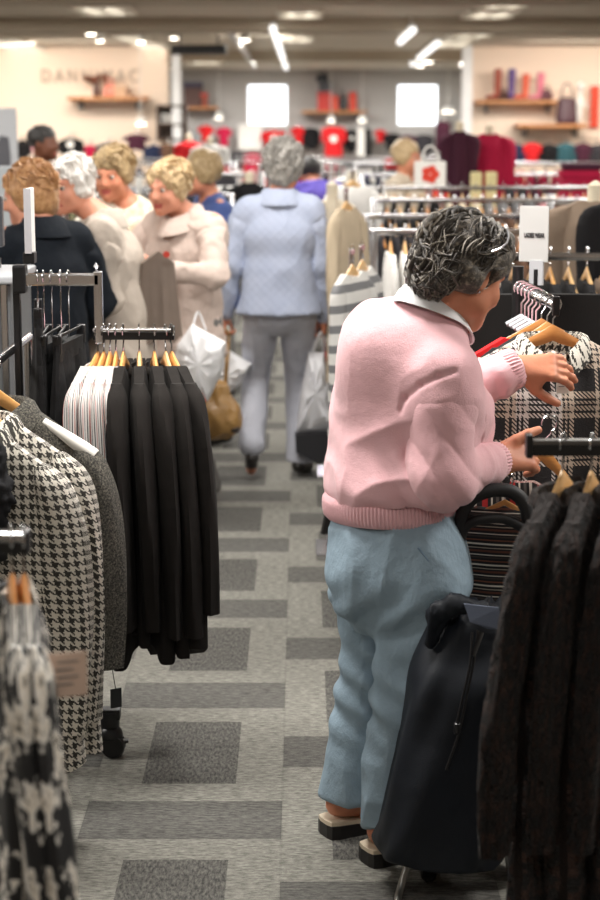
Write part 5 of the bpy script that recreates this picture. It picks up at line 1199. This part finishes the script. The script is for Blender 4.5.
# woman walking away in the quilted blue jacket
qm = N('quilted_blue'); co = qm.obj(); x_, y_, z_ = qm.sep(co)
d1 = qm.math('ABSOLUTE', qm.math('SUBTRACT', qm.math('FLOORED_MODULO', qm.math('MULTIPLY', qm.math('ADD', x_, z_), 22.0), 1.0), .5))
d2 = qm.math('ABSOLUTE', qm.math('SUBTRACT', qm.math('FLOORED_MODULO', qm.math('MULTIPLY', qm.math('SUBTRACT', x_, z_), 22.0), 1.0), .5))
qm.base(qm.mix(qm.noise(co, 12, 3), s2l((156, 166, 190)), s2l((180, 188, 208)))); qm.b.inputs['Roughness'].default_value = .8; nn = qm.bump(d1, .25, .006); qm.bump(d2, .25, .006, nn)
gh = hair_mat('grey_hair', (92, 88, 84), (142, 138, 132), (196, 192, 186)); wh_h = hair_mat('white_hair', (196, 190, 182), (226, 222, 216), (244, 242, 240)); bl_h = hair_mat('blonde_grey_hair', (150, 120, 84), (192, 164, 122), (226, 206, 168)); ab_h = hair_mat('auburn_blonde_hair', (128, 82, 48), (176, 128, 82), (214, 172, 122)); br_h = hair_mat('brown_blond_hair', (112, 88, 58), (160, 134, 94), (198, 176, 136)); dk_h = hair_mat('black_hair', (20, 18, 18), (34, 30, 28), (54, 48, 44))
shoe_tan = plain('shoe_tan', (190, 140, 110), .4); shoe_blk = plain('shoe_black', (34, 30, 28), .4)
W8 = at(280, 8.75)
wk = person(W8, 0, 1.655, 'grey-haired woman walking away in a quilted pale blue jacket and grey trousers, carrying bags', SK_W, gh, qm.m, fab('grey_trousers', (178, 180, 190), .85, .08, .4), shoe_blk,
       arms=(((-.285, .05, .78), (-.5, -1, 0), (1, 0, 0), (0, .1, -1), .9), ((.215, .05, .75), (.4, -1, 0), (-1, 0, 0), (0, .1, -1), .9)), head={'off': (.02, -.0, .0), 'look': (.1, 1, -.12)}, long_hem=.80, fat=1.04, legs={-1: {'ankle': (-.14, -.10, .15), 'pole': (-.05, 1, 0), 'toe': (-.05, 1, -.5)}, 1: {'ankle': (.10, .05, .10), 'toe': (.35, 1, 0)}, 'w': .92, 'cutz': .065}, hairspec={'r': (.094, .108, .100), 'back': .085, 'side': .06, 'curl': .010, 'locks': (170, gh)}, collar=qm.m, topfold=.007, flare=.03)
# brown-gold handbag, white bags
bg = N('gold_brown_leather'); bg.base(bg.mix(bg.noise(bg.obj(), 9, 4), s2l((128, 92, 50)), s2l((178, 140, 84)))); bg.b.inputs['Roughness'].default_value = .38; bg.bump(bg.noise(bg.obj(), 16, 3), .5, .03)
def wloc(u, v, Y): return tuple(P(u, v, Y))
h0 = P(213, 434, 8.55); e = empty('handbag', tuple(h0), .1, 'slouchy brown-gold handbag hanging from the left hand of the woman in the blue jacket', 'handbag')
vo = Vol(.009).slab((0, 0, .05), (.01, 0, .22), (.125, .07), (.075, .04), (1, 0, 0), .05).ell((-.04, 0, .08), (.085, .08, .08), .05).ell((.05, 0, .08), (.07, .08, .08), .05); vol_obj(vo, 'body', bg.m, e, lambda V, Nn: .010 * (1 - np.abs(vnoise(V * V3(22, 22, 9), 4)) * 2))
vo = Vol(.009).slab((-.11, 0, .025), (.11, 0, .03), (.025, .075), (.025, .075), (0, 0, 1), .02); vol_obj(vo, 'base', plain('dark_base', (44, 34, 28), .5), e)
hh = P(228, 331, 8.76) - h0; hw = P(246, 372, 8.76) - h0
MB().tube(spline([(-.07, -.02, .19), (-.035, -.02, .34), tuple(hh + Vector((-.015, 0, .0))), (hh.x + .0, -.0, hh.z + .02), tuple(hh + Vector((.025, 0, -.01))), (.075, .02, .40), (.06, .02, .2)], 30), .010, 6, .5).build('handle', bg.m, e)
def plastic_bag(name, pts, thick, mat, label, cat='shopping bag', band=None, handles=None, org=None):
    """pts: outline (u,v) clockwise at depth Y"""
    Y = org; c = sum((P(u, v, Y) for u, v in pts), Vector()) / len(pts); e = empty(name, tuple(c), 0, label, cat); n = len(pts); v = []; sp = []
    loop = [np.array(P(u, v_, Y) - c) for u, v_ in pts]; fine = []
    for i in range(n):
        for t in range(6): fine.append(loop[i] * (1 - t / 6) + loop[(i + 1) % n] * t / 6)
    m = len(fine); rnd = random.Random(n + int(pts[0][0]))
    for r_, y in ((0.0, 1.0), (.55, .92), (.85, .62), (1, 0), (.85, -.62), (.55, -.92), (0.0, -1.0)):
        if r_ == 0: v.append(V3(0, -thick * y, 0)); continue
        for k, p in enumerate(fine): v.append(p * r_ + V3(0, -thick * y + (0 if r_ == 1 else .010 * math.sin(k * 1.3 + r_ * 9)), 0))
    f = [[0, 1 + k, 1 + (k + 1) % m] for k in range(m)]
    for j in range(4): b = 1 + j * m; f += [[b + k, b + m + k, b + m + (k + 1) % m, b + (k + 1) % m] for k in range(m)]
    b = 1 + 4 * m; f += [[b + (k + 1) % m, b + k, len(v) - 1] for k in range(m)]
    MB().add(v, f).build('body', mat, e)
    if handles:
        for hp in handles: MB().tube(spline([tuple(P(*a) - c) for a in hp], 16), .008, 6, .5).build('handle', mat, e)
    return e, c
wplast = plain('white_carrier', (236, 236, 238), .45, scale=5)
plastic_bag('carrier_bag', [(192, 324), (226, 342), (222, 372), (208, 402), (194, 392), (172, 366), (177, 345)], .07, wplast, 'large plain white carrier bag tilted left of the brown-gold handbag', org=7.72, handles=[[(192, 330, 7.72), (198, 312, 7.8), (206, 330, 7.72)]])
plastic_bag('carrier_bag', [(222, 346), (252, 364), (240, 384), (224, 398), (214, 388), (214, 368)], .06, wplast, 'smaller white carrier bag between the brown-gold handbag strap and the grey trousers', org=8.75, handles=[[(226, 350, 8.95), (226, 338, 8.9), (228, 331, 8.82)]])
e, c = plastic_bag('paper_bag', [(180, 384), (206, 400), (200, 415), (188, 412), (178, 398)], .03, plain('red_paper', (204, 62, 60), .6), 'white and red paper bag corner below the large white carrier bag', org=7.72)
e, c = plastic_bag('shopping_bag', [(308, 352), (324, 352), (330, 385), (333, 432), (296, 434), (300, 395)], .07, plain('silver_white_bag', (216, 216, 220), .4), 'white shopping bag with a black base in the right hand of the woman in blue', org=8.75, handles=[[(312, 354, 8.75), (318, 338, 8.74), (322, 333, 8.75), (324, 354, 8.76)]])
m_ = MB(); p4 = [P(u, v, 8.74) - c for u, v in ((295, 432), (334, 430), (331, 458), (318, 462), (296, 450))]; m_.add([p + Vector((0, -.07, 0)) for p in p4] + [p + Vector((0, .07, 0)) for p in p4], [[0, 1, 2, 3, 4], [9, 8, 7, 6, 5]] + [[i, i + 5, (i + 1) % 5 + 5, (i + 1) % 5] for i in range(5)]); m_.build('base', plain('bag_black', (30, 30, 34), .5), e, False)
plastic_bag('paper_bag', [(322, 352), (333, 350), (336, 380), (330, 400), (324, 385)], .04, plain('red_bag', (196, 40, 44), .5), 'small red paper bag with gold handles beside the white and black shopping bag', org=8.95, handles=[[(325, 352, 8.95), (324, 340, 8.85), (322, 334, 8.78)]])

beige = fab('beige_raincoat', (190, 178, 166), .8, .06, .4); beige2 = fab('rose_beige_jacket', (200, 182, 172), .75, .06, .5); navy = fab('navy_jacket', (18, 24, 32), .85, .12, .3)
person(at(44, 7.0), .62, 1.60, 'woman with an auburn-blonde bob in a dark navy jacket, turned away to the left', SK_P, ab_h, navy, fab('black_skirt', (26, 26, 30)), shoe_blk, arms=(((-.16, .26, 1.0), (-.6, -.6, -.4), (0, 0, -1)), ((.25, .18, .86), (.3, -1, 0), (-1, 0, 0))), head={'look': (-.72, .75, -.22), 'off': (-.03, .03, -.02)}, long_hem=.66, fat=.98, hairspec={'r': (.084, .102, .092), 'back': .085, 'side': .06, 'curl': .006, 'freq': 30, 'locks': (150, ab_h)}, collar=navy, sk=1.02)
person(at(116, 7.5), PI / 2 + .10, 1.61, 'smiling white-haired woman in a light beige raincoat, facing left', SK_P, wh_h, beige, fab('taupe_trousers', (120, 110, 100)), shoe_blk, arms=(((-.10, .26, .98), (-.4, -1, -.2), (0, 0, -1)), ((.12, .26, 1.0), (.4, -1, 0), (-1, 0, 0))), head={'look': (-.85, .75, -.12), 'off': (.0, .10, -.01)}, long_hem=.60, fat=1.15, hairspec={'r': (.084, .100, .092), 'back': .075, 'side': .05, 'curl': .012, 'locks': (150, wh_h)}, collar=beige, lean=.12)
cream_p = tweed_mat('cream_gold_pattern', (206, 190, 158), (244, 240, 230), 22)
person(at(128, 8.3), PI - .12, 1.645, 'woman with short brown-blond hair in a cream patterned cardigan, facing the camera', SK_W, br_h, cream_p, fab('dark_trousers', (40, 40, 46)), shoe_blk, arms=(((-.20, .24, 1.02), (-.6, -.6, -.4), (1, 0, 0)), ((.18, .26, 1.05), (.6, -.8, -.3), (-1, 0, 0))), head={'look': (.22, 1, -.10), 'off': (.05, .03, -.02)}, long_hem=.78, fat=1.0, hairspec={'r': (.092, .106, .092), 'o': (0, -.02, .055), 'side': .045, 'curl': .007, 'face': .074, 'locks': (140, br_h)})
person(at(185, 8.1), PI - .58, 1.60, 'woman with curly blonde-grey hair in a rose-beige jacket, holding a taupe garment', SK_P, bl_h, beige2, fab('grey_slacks', (110, 108, 106)), shoe_blk, arms=(((-.08, .30, 1.10), (-1, -.4, -.5), (1, 0, 0)), ((.17, .27, 1.12), (.8, -.6, -.5), (-1, 0, 0))), head={'look': (.04, 1, -.10), 'off': (.02, .07, -.03)}, long_hem=.70, fat=1.0, hairspec={'r': (.096, .104, .090), 'o': (0, -.02, .05), 'side': .052, 'curl': .011, 'face': .072, 'locks': (150, bl_h)}, collar=beige2)
blue_c = fab('blue_anorak', (70, 88, 142), .7, .1, .5)
person(at(212, 9.7), 1.9, 1.60, 'person in a blue anorak half hidden behind the curly-haired woman', SK_W, br_h, blue_c, fab('black_slacks', (30, 30, 34)), shoe_blk, head={'off': (-.03, .05, -.01)}, long_hem=.76, hairspec={'side': .05}, h=.014)
person(at(46, 12.3), -PI / 2 - .3, 1.74, 'man with short black hair seen in profile behind the white-haired woman', SK_D, dk_h, fab('brown_jumper', (70, 50, 46)), fab('black_slacks', (30, 30, 34)), shoe_blk, h=.016, eyes=False, hairspec={'r': (.085, .10, .085)})
person(at(323, 14.0), .3, 1.52, 'person in a violet jacket beyond the grey-haired woman walking away', SK_W, dk_h, fab('violet_jacket', (98, 84, 176)), fab('black_slacks', (30, 30, 34)), shoe_blk, h=.016, eyes=False, lean=.5, head={'look': (0, 1, -.7), 'off': (0, .05, -.06)}, fat=1.25)
cream_c = fab('cream_coat', (214, 200, 180), .85)
person(at(404, 13.0), -PI / 2 - .5, 1.62, 'fair-haired woman in a cream coat beyond the racks, carrying a flower-print bag', SK_W, bl_h, cream_c, fab('cream_trousers', (200, 186, 164)), shoe_blk, h=.015, fat=1.1, hairspec={'side': .05}, arms=(((-.2, .2, .95), (-.6, -.8, 0), (1, 0, 0)), ((.1, .3, 1.05), (.5, -1, 0), (-1, 0, 0))))
c = P(430, 175, 12.6); e = empty('tote_bag', tuple(c), 0, 'white tote bag with a red poppy print carried beyond the racks', 'tote bag'); hw, hh = .11, .095
MB().box((0, 0, 0), (2 * hw, .05, 2 * hh), bev=.01).build('body', plain('white_canvas', (228, 226, 220), .8), e, False); fl = MB()
for k in range(5): a = k * 1.2566; fl.lathe((.035 * math.cos(a), -.028, .005 + .035 * math.sin(a)), [(.002, 0), (.03, .001), (.03, .003), (.002, .004)], 12, 'Y')
fl.build('poppy_print', plain('poppy_red', (206, 60, 40), .7), e); MB().tube(spline([(-.06, 0, .09), (-.04, 0, .17), (.0, 0, .2), (.04, 0, .17), (.06, 0, .09)], 12), .007, 6).build('handle', plain('white_canvas', (228, 226, 220), .8), e)
# taupe garment held by the curly-haired woman
hg = P(156, 252, 7.35); e = empty('cardigan', (hg.x, 7.42, hg.z + .05), .3, 'taupe cardigan held up by the curly-haired woman', 'cardigan'); v, f, uv = sheet_mesh(lambda q_: -.05 - .05 * abs(q_), .42, lambda s: .07 + .03 * s, lambda s: .02 + .012 * s, 20, 20, .012, 500); MB().add(v, f, uv).build('body', fab('taupe_knit', (128, 114, 104)), e)
c = P(159, 255, 7.3); MB().lathe((c.x - e.location.x, -.10, c.z - e.location.z), [(.002, 0), (.014, .001), (.014, .004), (.002, .005)], 12, 'Y').build('red_badge', plain('badge_red', (200, 60, 44), .6), e)

# ------------------------------------------------------------ black garments on a rail behind her legs (stepped hems)
BX = .40
e = empty('garment_rack', (BX, 5.9, 0), 0, 'chrome rail running away behind the pink cardigan, holding black dresses', 'garment rack'); MB().tube([(0, -.5, 1.17), (0, .6, 1.17)], .0125, 10).build('rail', chrome, e)
for yy in (-.5, .6): MB().tube([(0, yy, .02), (0, yy, 1.17)], .014, 10).build('post', chrome, e); MB().box((0, yy, .015), (.4, .04, .03)).build('foot', black_pl, e, False)
for i, (Y, L) in enumerate(((5.52, .97), (5.72, .91), (5.98, .86), (6.25, .86))):
    hanger(wood, .2, (BX, Y, 1.17), .04 * i, 'wooden hanger %s on the rail behind the pink cardigan' % ('nearest the camera', 'second from the camera', 'third from the camera', 'farthest from the camera')[i]); coat(fab('black_wool', (34, 32, 30)), 'dress', (BX, Y, 1.166), .04 * i, 'black dress %s on the rail behind the pink cardigan' % ('nearest the camera', 'second from the camera', 'third from the camera', 'farthest from the camera')[i], 'dress', None, L=L, sh=.17, wh=.27 + .02 * i, T=.02, fold=.012, sleeves=.5, sr=(.05, .03), seed=600 + i, nx=20, nz=24)
# striped sweaters and a beige cardigan at the aisle ends
for i, (u, Y, z, rz, m_, nm, lb, L, wd) in enumerate(((352, 7.0, 1.24, 1.15, M_bwstripe, 'sweater', 'grey and white striped sweater nearest the pink cardigan', .7, .17), (362, 7.25, 1.24, 1.2, M_bwstripe, 'sweater', 'grey and white striped sweater behind the first striped one', .72, .17), (346, 8.65, 1.42, 1.1, cloth_c('beige'), 'cardigan', 'long beige cardigan hanging at the aisle end behind the striped sweaters', .9, .16), (352, 11.4, 1.44, .5, cloth_c('white'), 'top', 'white top hanging at the aisle end beyond the beige cardigan', .6, .17))):
    x = at(u, Y)[0]; ew = empty('garment_stand', (x, Y, 0), 0, ('single-arm chrome stand under the nearer striped sweater', 'single-arm chrome stand under the rear striped sweater', 'single-arm chrome stand under the beige cardigan', 'single-arm chrome stand under the white aisle top')[i], 'garment stand')
    MB().tube([(0, -.06, z), (0, .12, z), (0, .12, .02)], .011, 8).build('arm_and_post', chrome, ew); MB().box((0, .12, .012), (.28, .28, .024), bev=.004).build('base', chrome, ew, False)
    hanger(wood_l, .17, (x, Y, z), rz, 'pale wooden hanger inside the ' + ('nearer striped sweater', 'rear striped sweater', 'long beige cardigan', 'white aisle top')[i]); coat(m_, nm, (x, Y, z - .003), rz, lb, nm, None, sh=wd, L=L, wh=wd * 1.15, T=.025, fold=.012, sleeves=.5, sr=(.045, .028), seed=640 + i, nx=18, nz=20)

# ------------------------------------------------------------ rows of racks, right of the aisle
row(.30, 1.35, 7.75, 1.27, [(2, 'top', 'white'), (4, 'top', 'grey'), (3, 'jacket', 'charcoal'), (2, 'top', 'brown'), (4, 'jacket', 'black')], 'just behind the striped sweaters')
row(.62, 1.75, 6.55, 1.25, [(6, 'jacket', 'black'), (3, 'top', 'taupe'), (3, 'top', 'grey'), (3, 'jacket', 'charcoal')], 'behind the grey card sign')
row(.32, 1.6, 9.1, 1.27, [(3, 'top', 'charcoal'), (4, 'top', 'grey'), (3, 'top', 'red'), (4, 'jacket', 'taupe'), (3, 'top', 'white')], 'second behind the striped sweaters', .07)
row(1.15, 2.3, 8.4, 1.36, [(4, 'jacket', 'navy'), (3, 'jacket', 'plum'), (4, 'jacket', 'black'), (3, 'jacket', 'charcoal')], 'right, behind the taupe cape coat', .08)
row(.42, 2.9, 10.8, 1.28, [(5, 'jacket', 'black'), (2, 'top', 'white'), (4, 'top', 'brown'), (6, 'jacket', 'charcoal'), (4, 'top', 'taupe'), (4, 'top', 'red'), (4, 'jacket', 'black')], 'in front of the poppy print bag', .085)
row(.45, 2.9, 12.4, 1.30, [(5, 'jacket', 'black'), (3, 'top', 'cream'), (4, 'jacket', 'grey'), (4, 'top', 'pink'), (5, 'jacket', 'charcoal'), (4, 'jacket', 'navy')], 'just before the poppy print bag woman', .095)
row(.50, 3.4, 15.0, 1.32, [(3, 'top', 'white'), (4, 'top', 'red'), (6, 'jacket', 'charcoal'), (5, 'jacket', 'plum'), (5, 'jacket', 'black'), (4, 'top', 'grey')], 'before the crimson dress form', .11, hang=False)
row(.55, 3.9, 18.5, 1.34, [(5, 'jacket', 'navy'), (2, 'top', 'white'), (4, 'top', 'red'), (5, 'jacket', 'crimson'), (5, 'jacket', 'black'), (4, 'jacket', 'teal')], 'behind the crimson dress form', .13, hang=False)
row(-.9, 4.2, 23.0, 1.26, [(2, 'top', 'white'), (4, 'top', 'red'), (6, 'jacket', 'black'), (2, 'top', 'pink'), (5, 'jacket', 'charcoal'), (5, 'top', 'red'), (4, 'jacket', 'plum'), (4, 'jacket', 'navy')], 'wide and far back behind the crimson jacket', .16, hang=False)
# ------------------------------------------------------------ left of the aisle
row(-1.55, -.42, 11.6, 1.28, [(4, 'top', 'olive'), (3, 'jacket', 'charcoal'), (3, 'jacket', 'navy'), (5, 'jacket', 'black')], 'behind the person in the blue anorak', .075)
row(-3.6, -1.75, 13.4, 1.34, [(4, 'jacket', 'black'), (4, 'jacket', 'navy'), (4, 'top', 'pink'), (5, 'jacket', 'charcoal')], 'left, behind the group of women', .1, hang=False)
row(-1.6, -.40, 14.2, 1.34, [(4, 'top', 'grey'), (4, 'jacket', 'charcoal'), (4, 'jacket', 'black')], 'left of the aisle behind the olive tops', .09, hang=False)
row(-3.9, -.6, 17.5, 1.36, [(4, 'jacket', 'navy'), (4, 'jacket', 'charcoal'), (4, 'top', 'pink'), (4, 'jacket', 'black'), (4, 'top', 'white'), (4, 'top', 'grey')], 'wide row left of the aisle', .13, hang=False)
row(-.35, .55, 16.2, 1.30, [(4, 'jacket', 'black'), (2, 'top', 'cream'), (3, 'jacket', 'grey')], 'beyond the walking woman in blue', .09, hang=False)
row(-4.3, -1.0, 22.0, 1.32, [(4, 'jacket', 'black'), (3, 'top', 'crimson'), (5, 'jacket', 'charcoal'), (4, 'top', 'white'), (4, 'jacket', 'navy'), (3, 'top', 'red')], 'before the left display wall', .15, hang=False)
row(-1.6, 2.6, 29.0, 1.22, [(2, 'top', 'white'), (4, 'top', 'red'), (6, 'jacket', 'black'), (4, 'top', 'crimson'), (2, 'top', 'white'), (5, 'jacket', 'charcoal'), (5, 'top', 'red')], 'across the back bay', .16, hang=False)

# ------------------------------------------------------------ clothes shown face-on, on the walls and on stands
def shown(u0, u1, v0, v1, Y, kind, cn, label, fixed=True, cat=None):
    a, b = P(u0, v0, Y), P(u1, v1, Y); wd = b.x - a.x; ht = a.z - b.z; x = (a.x + b.x) / 2
    nm = {'shirt': 'display_shirt', 'coat': 'display_coat', 'trousers': 'display_trousers'}[kind]
    e = empty(nm, (x, Y, a.z + .05), 0, label, cat or kind)
    k = dict(nx=16, nz=14); sh = wd * .36
    v, f, uv = sheet_mesh(lambda q_: -.05 - .06 * abs(q_) ** .95 - .03 * max(0, 1 - (q_ / .4) ** 2), ht + .05, lambda s: (sh if kind != 'trousers' else wd * .5) * (1 + .1 * s), lambda s: .03 + .06 * min(1, s / .2), 16, 14, .01, int(u0)); mt = cloth_c(cn)
    MB().add(v, f, uv).build('body', mt, e)
    if kind != 'trousers':
        for s_ in (-1, 1): MB().add(*limb_mesh([(s_ * (sh - .03), 0, -.10), (s_ * (sh + .02), 0, -.14), (s_ * (wd * .44), 0, -.05 - ht * .45), (s_ * wd * .45, -.02, -.05 - ht * (.5 if kind == 'shirt' else .85))], [(.03, .03), (.06, .05), (.06, .045), (.05, .04)], 12, 12, int(u1))).build('sleeve', mt, e)
    return e, x, a, b
for u0, u1, v0, v1, Y, kd, cn, lb in ((262, 286, 129, 152, 41.5, 'shirt', 'red', 'red shirt with a pale print on the back wall, left of the centre shelf'), (293, 304, 125, 144, 41.5, 'shirt', 'red', 'narrow red shirt on the back wall beside the black one'), (304, 318, 126, 150, 41.5, 'coat', 'black', 'black coat on the back wall under the centre shelf'), (322, 345, 125, 158, 41.3, 'shirt', 'red', 'red shirt with white print on the back wall, right under the centre shelf'), (346, 357, 128, 152, 41.5, 'coat', 'black', 'black coat on the back wall, right of the printed red shirt'), (357, 365, 127, 156, 41.5, 'trousers', 'white', 'white long garment on the back wall between two black ones'), (365, 371, 127, 156, 41.5, 'trousers', 'black', 'narrow black garment on the back wall right of the white one'), (376, 384, 128, 142, 41.5, 'shirt', 'red', 'small red top on the back wall right of the white and black garments'), (384, 400, 132, 152, 41.5, 'shirt', 'black', 'black top on the back wall below the right window'), (200, 212, 124, 142, 41.4, 'shirt', 'red', 'small red shirt under the shelf left of the window'), (218, 230, 126, 146, 41.4, 'shirt', 'crimson', 'dark red shirt left of the white display board'), (436, 450, 120, 152, 41.4, 'trousers', 'plum', 'plum curtain-like dress right of the right window'),
                  (83, 97, 143, 158, 29.3, 'shirt', 'crimson', 'pink-red top on the left display wall'), (98, 120, 141, 158, 29.2, 'coat', 'charcoal', 'dark grey coat on the left display wall'), (60, 82, 136, 156, 29.2, 'coat', 'black', 'black jacket with a pale print on the left display wall'), (16, 30, 138, 158, 29.2, 'coat', 'black', 'black jacket at the far left of the display wall'), (125, 148, 132, 150, 29.2, 'shirt', 'plum', 'plum and pink top on the left display wall by the cabinet')):
    e, x, a, b = shown(u0, u1, v0, v1, Y, kd, cn, lb)
    if 'print' in lb: MB().lathe((0, -.10, -.05 - (a.z - b.z) * .42), [(.01, -.02), ((b.x - a.x) * .16, -.015), ((b.x - a.x) * .16, .02), (.01, .03)], 16, 'Y').build('print', cloth_c('white'), e)
    MB().tube([(0, 0, -.07), (0, .0, -.01), (0, (42 if Y > 35 else 30) - Y, -.01)], .012, 6).build('wall_hook', chrome, e)
for u0, u1, v0, v1, Y, cn, lb in ((468, 509, 130, 200, 14.3, 'crimson', 'crimson jacket on a dress form in front of the right display wall'), (447, 471, 127, 204, 14.1, 'plum', 'dark plum coat on a dress form left of the crimson jacket'), (178, 200, 138, 168, 20.0, 'red', 'red hooded top on a dress form left of the aisle'), (194, 226, 141, 170, 19.0, 'white', 'white jacket on a dress form left of the aisle'), (550, 636, 193, 330, 7.2, 'taupe', 'pale taupe cape coat facing the camera at the right'), (588, 690, 190, 345, 6.95, 'black', 'black coat at the right picture edge behind the taupe cape coat'), (232, 266, 178, 232, 12.9, 'black', 'black coat facing the aisle left of the walking woman'), (345, 360, 178, 215, 12.0, 'white', 'white top facing the camera beyond the striped sweaters'), (322, 342, 190, 262, 9.9, 'cream', 'cream coat beside the shoulder of the walking woman')):
    e, x, a, b = shown(u0, u1, v0, v1, Y, 'coat', cn, lb, cat='coat')
    n_ = MB(); n_.tube([(0, 0, -.14), (0, 0, -.03)], .032, 12); n_.lathe((0, 0, -.03), [(.032, 0), (.034, .01), (.02, .02), (.004, .03)], 12); n_.build('neck_block', plain('cream_form', (220, 208, 184), .6), e)
    MB().tube([(0, 0, -.1), (0, 0, -e.location.z + .02)], .014, 8).build('stand_pole', chrome, e); MB().lathe((0, 0, -e.location.z), [(.16, 0), (.16, .012), (.03, .022), (.015, .03)], 20).build('stand_base', chrome, e)
for u, lb in ((476, 'pale yellow candle-shaped display post left of the crimson jacket'), (491, 'pale yellow display post right of centre of the crimson jacket')):
    a = P(u, 192, 13.5); tag(MB().box((a.x, 13.5, (P(u, 172, 13.5).z) / 2), (.08, .08, P(u, 172, 13.5).z), bev=.01).build('display_post', plain('pale_yellow', (226, 214, 160), .6), None, False), lb, 'post')
# further face-on garments along the foot of the display walls
wordn = {'shirt': 'shirt', 'coat': 'coat'}
for i, (u, Y, v0, hgt, kd, cn, where) in enumerate(((3, 29.2, 139, 24, 'coat', 'charcoal', 'left display wall, at the picture edge'), (42, 29.2, 141, 22, 'shirt', 'pink', 'left display wall, behind the man in profile'), (154, 29.0, 143, 22, 'coat', 'navy', 'left display wall, under the dark cabinet'), (168, 29.0, 142, 22, 'shirt', 'brown', 'left display wall, right of the navy coat'),
        (190, 41.2, 130, 22, 'coat', 'grey', 'back wall, beside the left white column'), (236, 41.1, 150, 20, 'coat', 'charcoal', 'back wall, below the white display board'), (252, 41.1, 152, 20, 'shirt', 'crimson', 'back wall, below the white display board'), (272, 41.1, 155, 18, 'coat', 'black', 'back wall, below the red printed shirt'),
        (408, 41.2, 134, 22, 'shirt', 'plum', 'back wall, under the right window'), (424, 41.2, 133, 22, 'coat', 'charcoal', 'back wall, under the right window beside the plum shirt'), (456, 29.0, 140, 26, 'coat', 'brown', 'right white column foot'),
        (515, 28.8, 142, 24, 'coat', 'navy', 'right display wall under the lower shelf'), (532, 28.8, 141, 24, 'shirt', 'red', 'right display wall under the lower shelf'), (549, 28.8, 142, 24, 'coat', 'black', 'right display wall under the lower shelf'), (566, 28.8, 141, 24, 'coat', 'teal', 'right display wall, under the plum bag'), (583, 28.8, 141, 24, 'shirt', 'plum', 'right display wall, under the red banner'), (598, 28.8, 142, 24, 'coat', 'charcoal', 'right display wall, at the picture edge'))):
    e, x, a, b = shown(u - 8, u + 8, v0, v0 + hgt, Y, kd, cn, '%s %s hanging low on the %s' % (cn, wordn[kd], where))
    MB().tube([(0, 0, -.07), (0, .0, -.01), (0, (42 if Y > 35 else 30) - Y, -.01)], .012, 6).build('wall_hook', chrome, e)
# folded piles on tables
def table(x0, x1, Y, z, label, dp=.9, cols=('crimson', 'navy', 'grey', 'white', 'black'), cat='table', hts=(3, 4, 3)):
    e = empty('display_table', ((x0 + x1) / 2, Y, 0), 0, label, cat); w_ = x1 - x0
    MB().box((0, 0, z - .02), (w_, dp, .04), bev=.005).build('tabletop', white_pl, e, False)
    for sx in (-1, 1):
        for sy in (-1, 1): MB().box((sx * (w_ / 2 - .04), sy * (dp / 2 - .04), (z - .04) / 2), (.04, .04, z - .04)).build('leg', chrome, e, False)
    rnd = random.Random(int(Y * 7 + x0 * 3)); n_ = int(w_ / .36); k = 0
    for i in range(n_):
        x = x0 + w_ * (i + .5) / n_; zz = z
        for j in range(rnd.choice(hts)):
            c_ = cols[(i + (j // 2)) % len(cols)]; hh = rnd.uniform(.045, .065)
            o = MB().box((0, 0, hh / 2), (.30, .34, hh), bev=.02).build('folded_sweater', cloth_c(c_), None, True, (x + rnd.uniform(-.01, .01), Y - dp * .2, zz), rnd.uniform(-.08, .08)); zz += hh
            tag(o, '%s folded sweater stacked on the %s' % (c_, label), 'sweater', '%s folded sweaters on the %s' % (c_, label))
table(1.95, 3.4, 13.9, 1.18, 'white table right of the crimson jacket', cols=('crimson', 'crimson', 'plum', 'charcoal', 'navy'), hts=(3, 4, 5))
table(.4, 1.3, 19.8, 1.15, 'white table beyond the poppy bag', cols=('white', 'grey', 'red', 'black'))
table(-1.35, -.5, 16.0, 1.1, 'white table left of the aisle', cols=('grey', 'white', 'charcoal', 'olive'))

# ------------------------------------------------------------ left edge: panels and counter beside the fitting-room wall
a, b = P(-30, 108, 13.0), P(18, 170, 13.0); e = empty('poster_panel', ((a.x + b.x) / 2, 13.0, 0), 0, 'tall pale grey poster panel with a dark figure picture at the left edge', 'poster')
MB().box((0, 0, (a.z) / 2), (b.x - a.x, .06, a.z), bev=.01).build('panel', plain('poster_grey', (198, 200, 204), .5), e, False); MB().tube([(.05, -.036, a.z - .5), (.06, -.036, a.z - .32), (.08, -.036, a.z - .2)], [.07, .06, .03], 8, .1).build('figure_print', plain('poster_ink', (92, 92, 98), .6), e)
a, b = P(-40, 166, 9.2), P(27, 300, 9.2); tag(MB().box(((a.x + b.x) / 2, 9.2, a.z / 2), (b.x - a.x, .08, a.z), bev=.01).build('partition', plain('partition_grey', (168, 174, 178), .45), None, False), 'low grey partition behind the woman in the navy jacket', 'partition')
a, b = P(-50, 282, 5.3), P(14, 300, 5.3); e = empty('till_cabinet', ((a.x + b.x) / 2, 5.45, 0), 0, 'grey cabinet at the left edge behind the stepped rack', 'cabinet'); MB().box((0, 0, a.z / 2), (b.x - a.x, .4, a.z), bev=.01).build('body', plain('cab_grey', (96, 98, 100), .5), e, False); MB().box((0, -.01, a.z + .012), (b.x - a.x + .03, .44, .024), bev=.006).build('top', plain('cab_top', (170, 172, 176), .4), e, False); MB().box(((b.x - a.x) / 2 - .02, -.206, a.z / 2), (.02, .012, a.z), bev=.003).build('edge_trim', chrome, e, False)
a, b = P(-30, 216, 5.4), P(4, 284, 5.4); e = empty('till_monitor', ((a.x + b.x) / 2, 5.42, P(0, 281, 5.3).z + .03), 0, 'dark till screen cut by the left picture edge, on the grey cabinet', 'screen'); MB().box((0, 0, .14), (b.x - a.x, .04, a.z - b.z - .05), bev=.006).build('screen', plain('screen_dark', (60, 62, 66), .3), e, False); MB().box((0, .02, .012), (.06, .06, .03)).build('stand', black_pl, e, False)
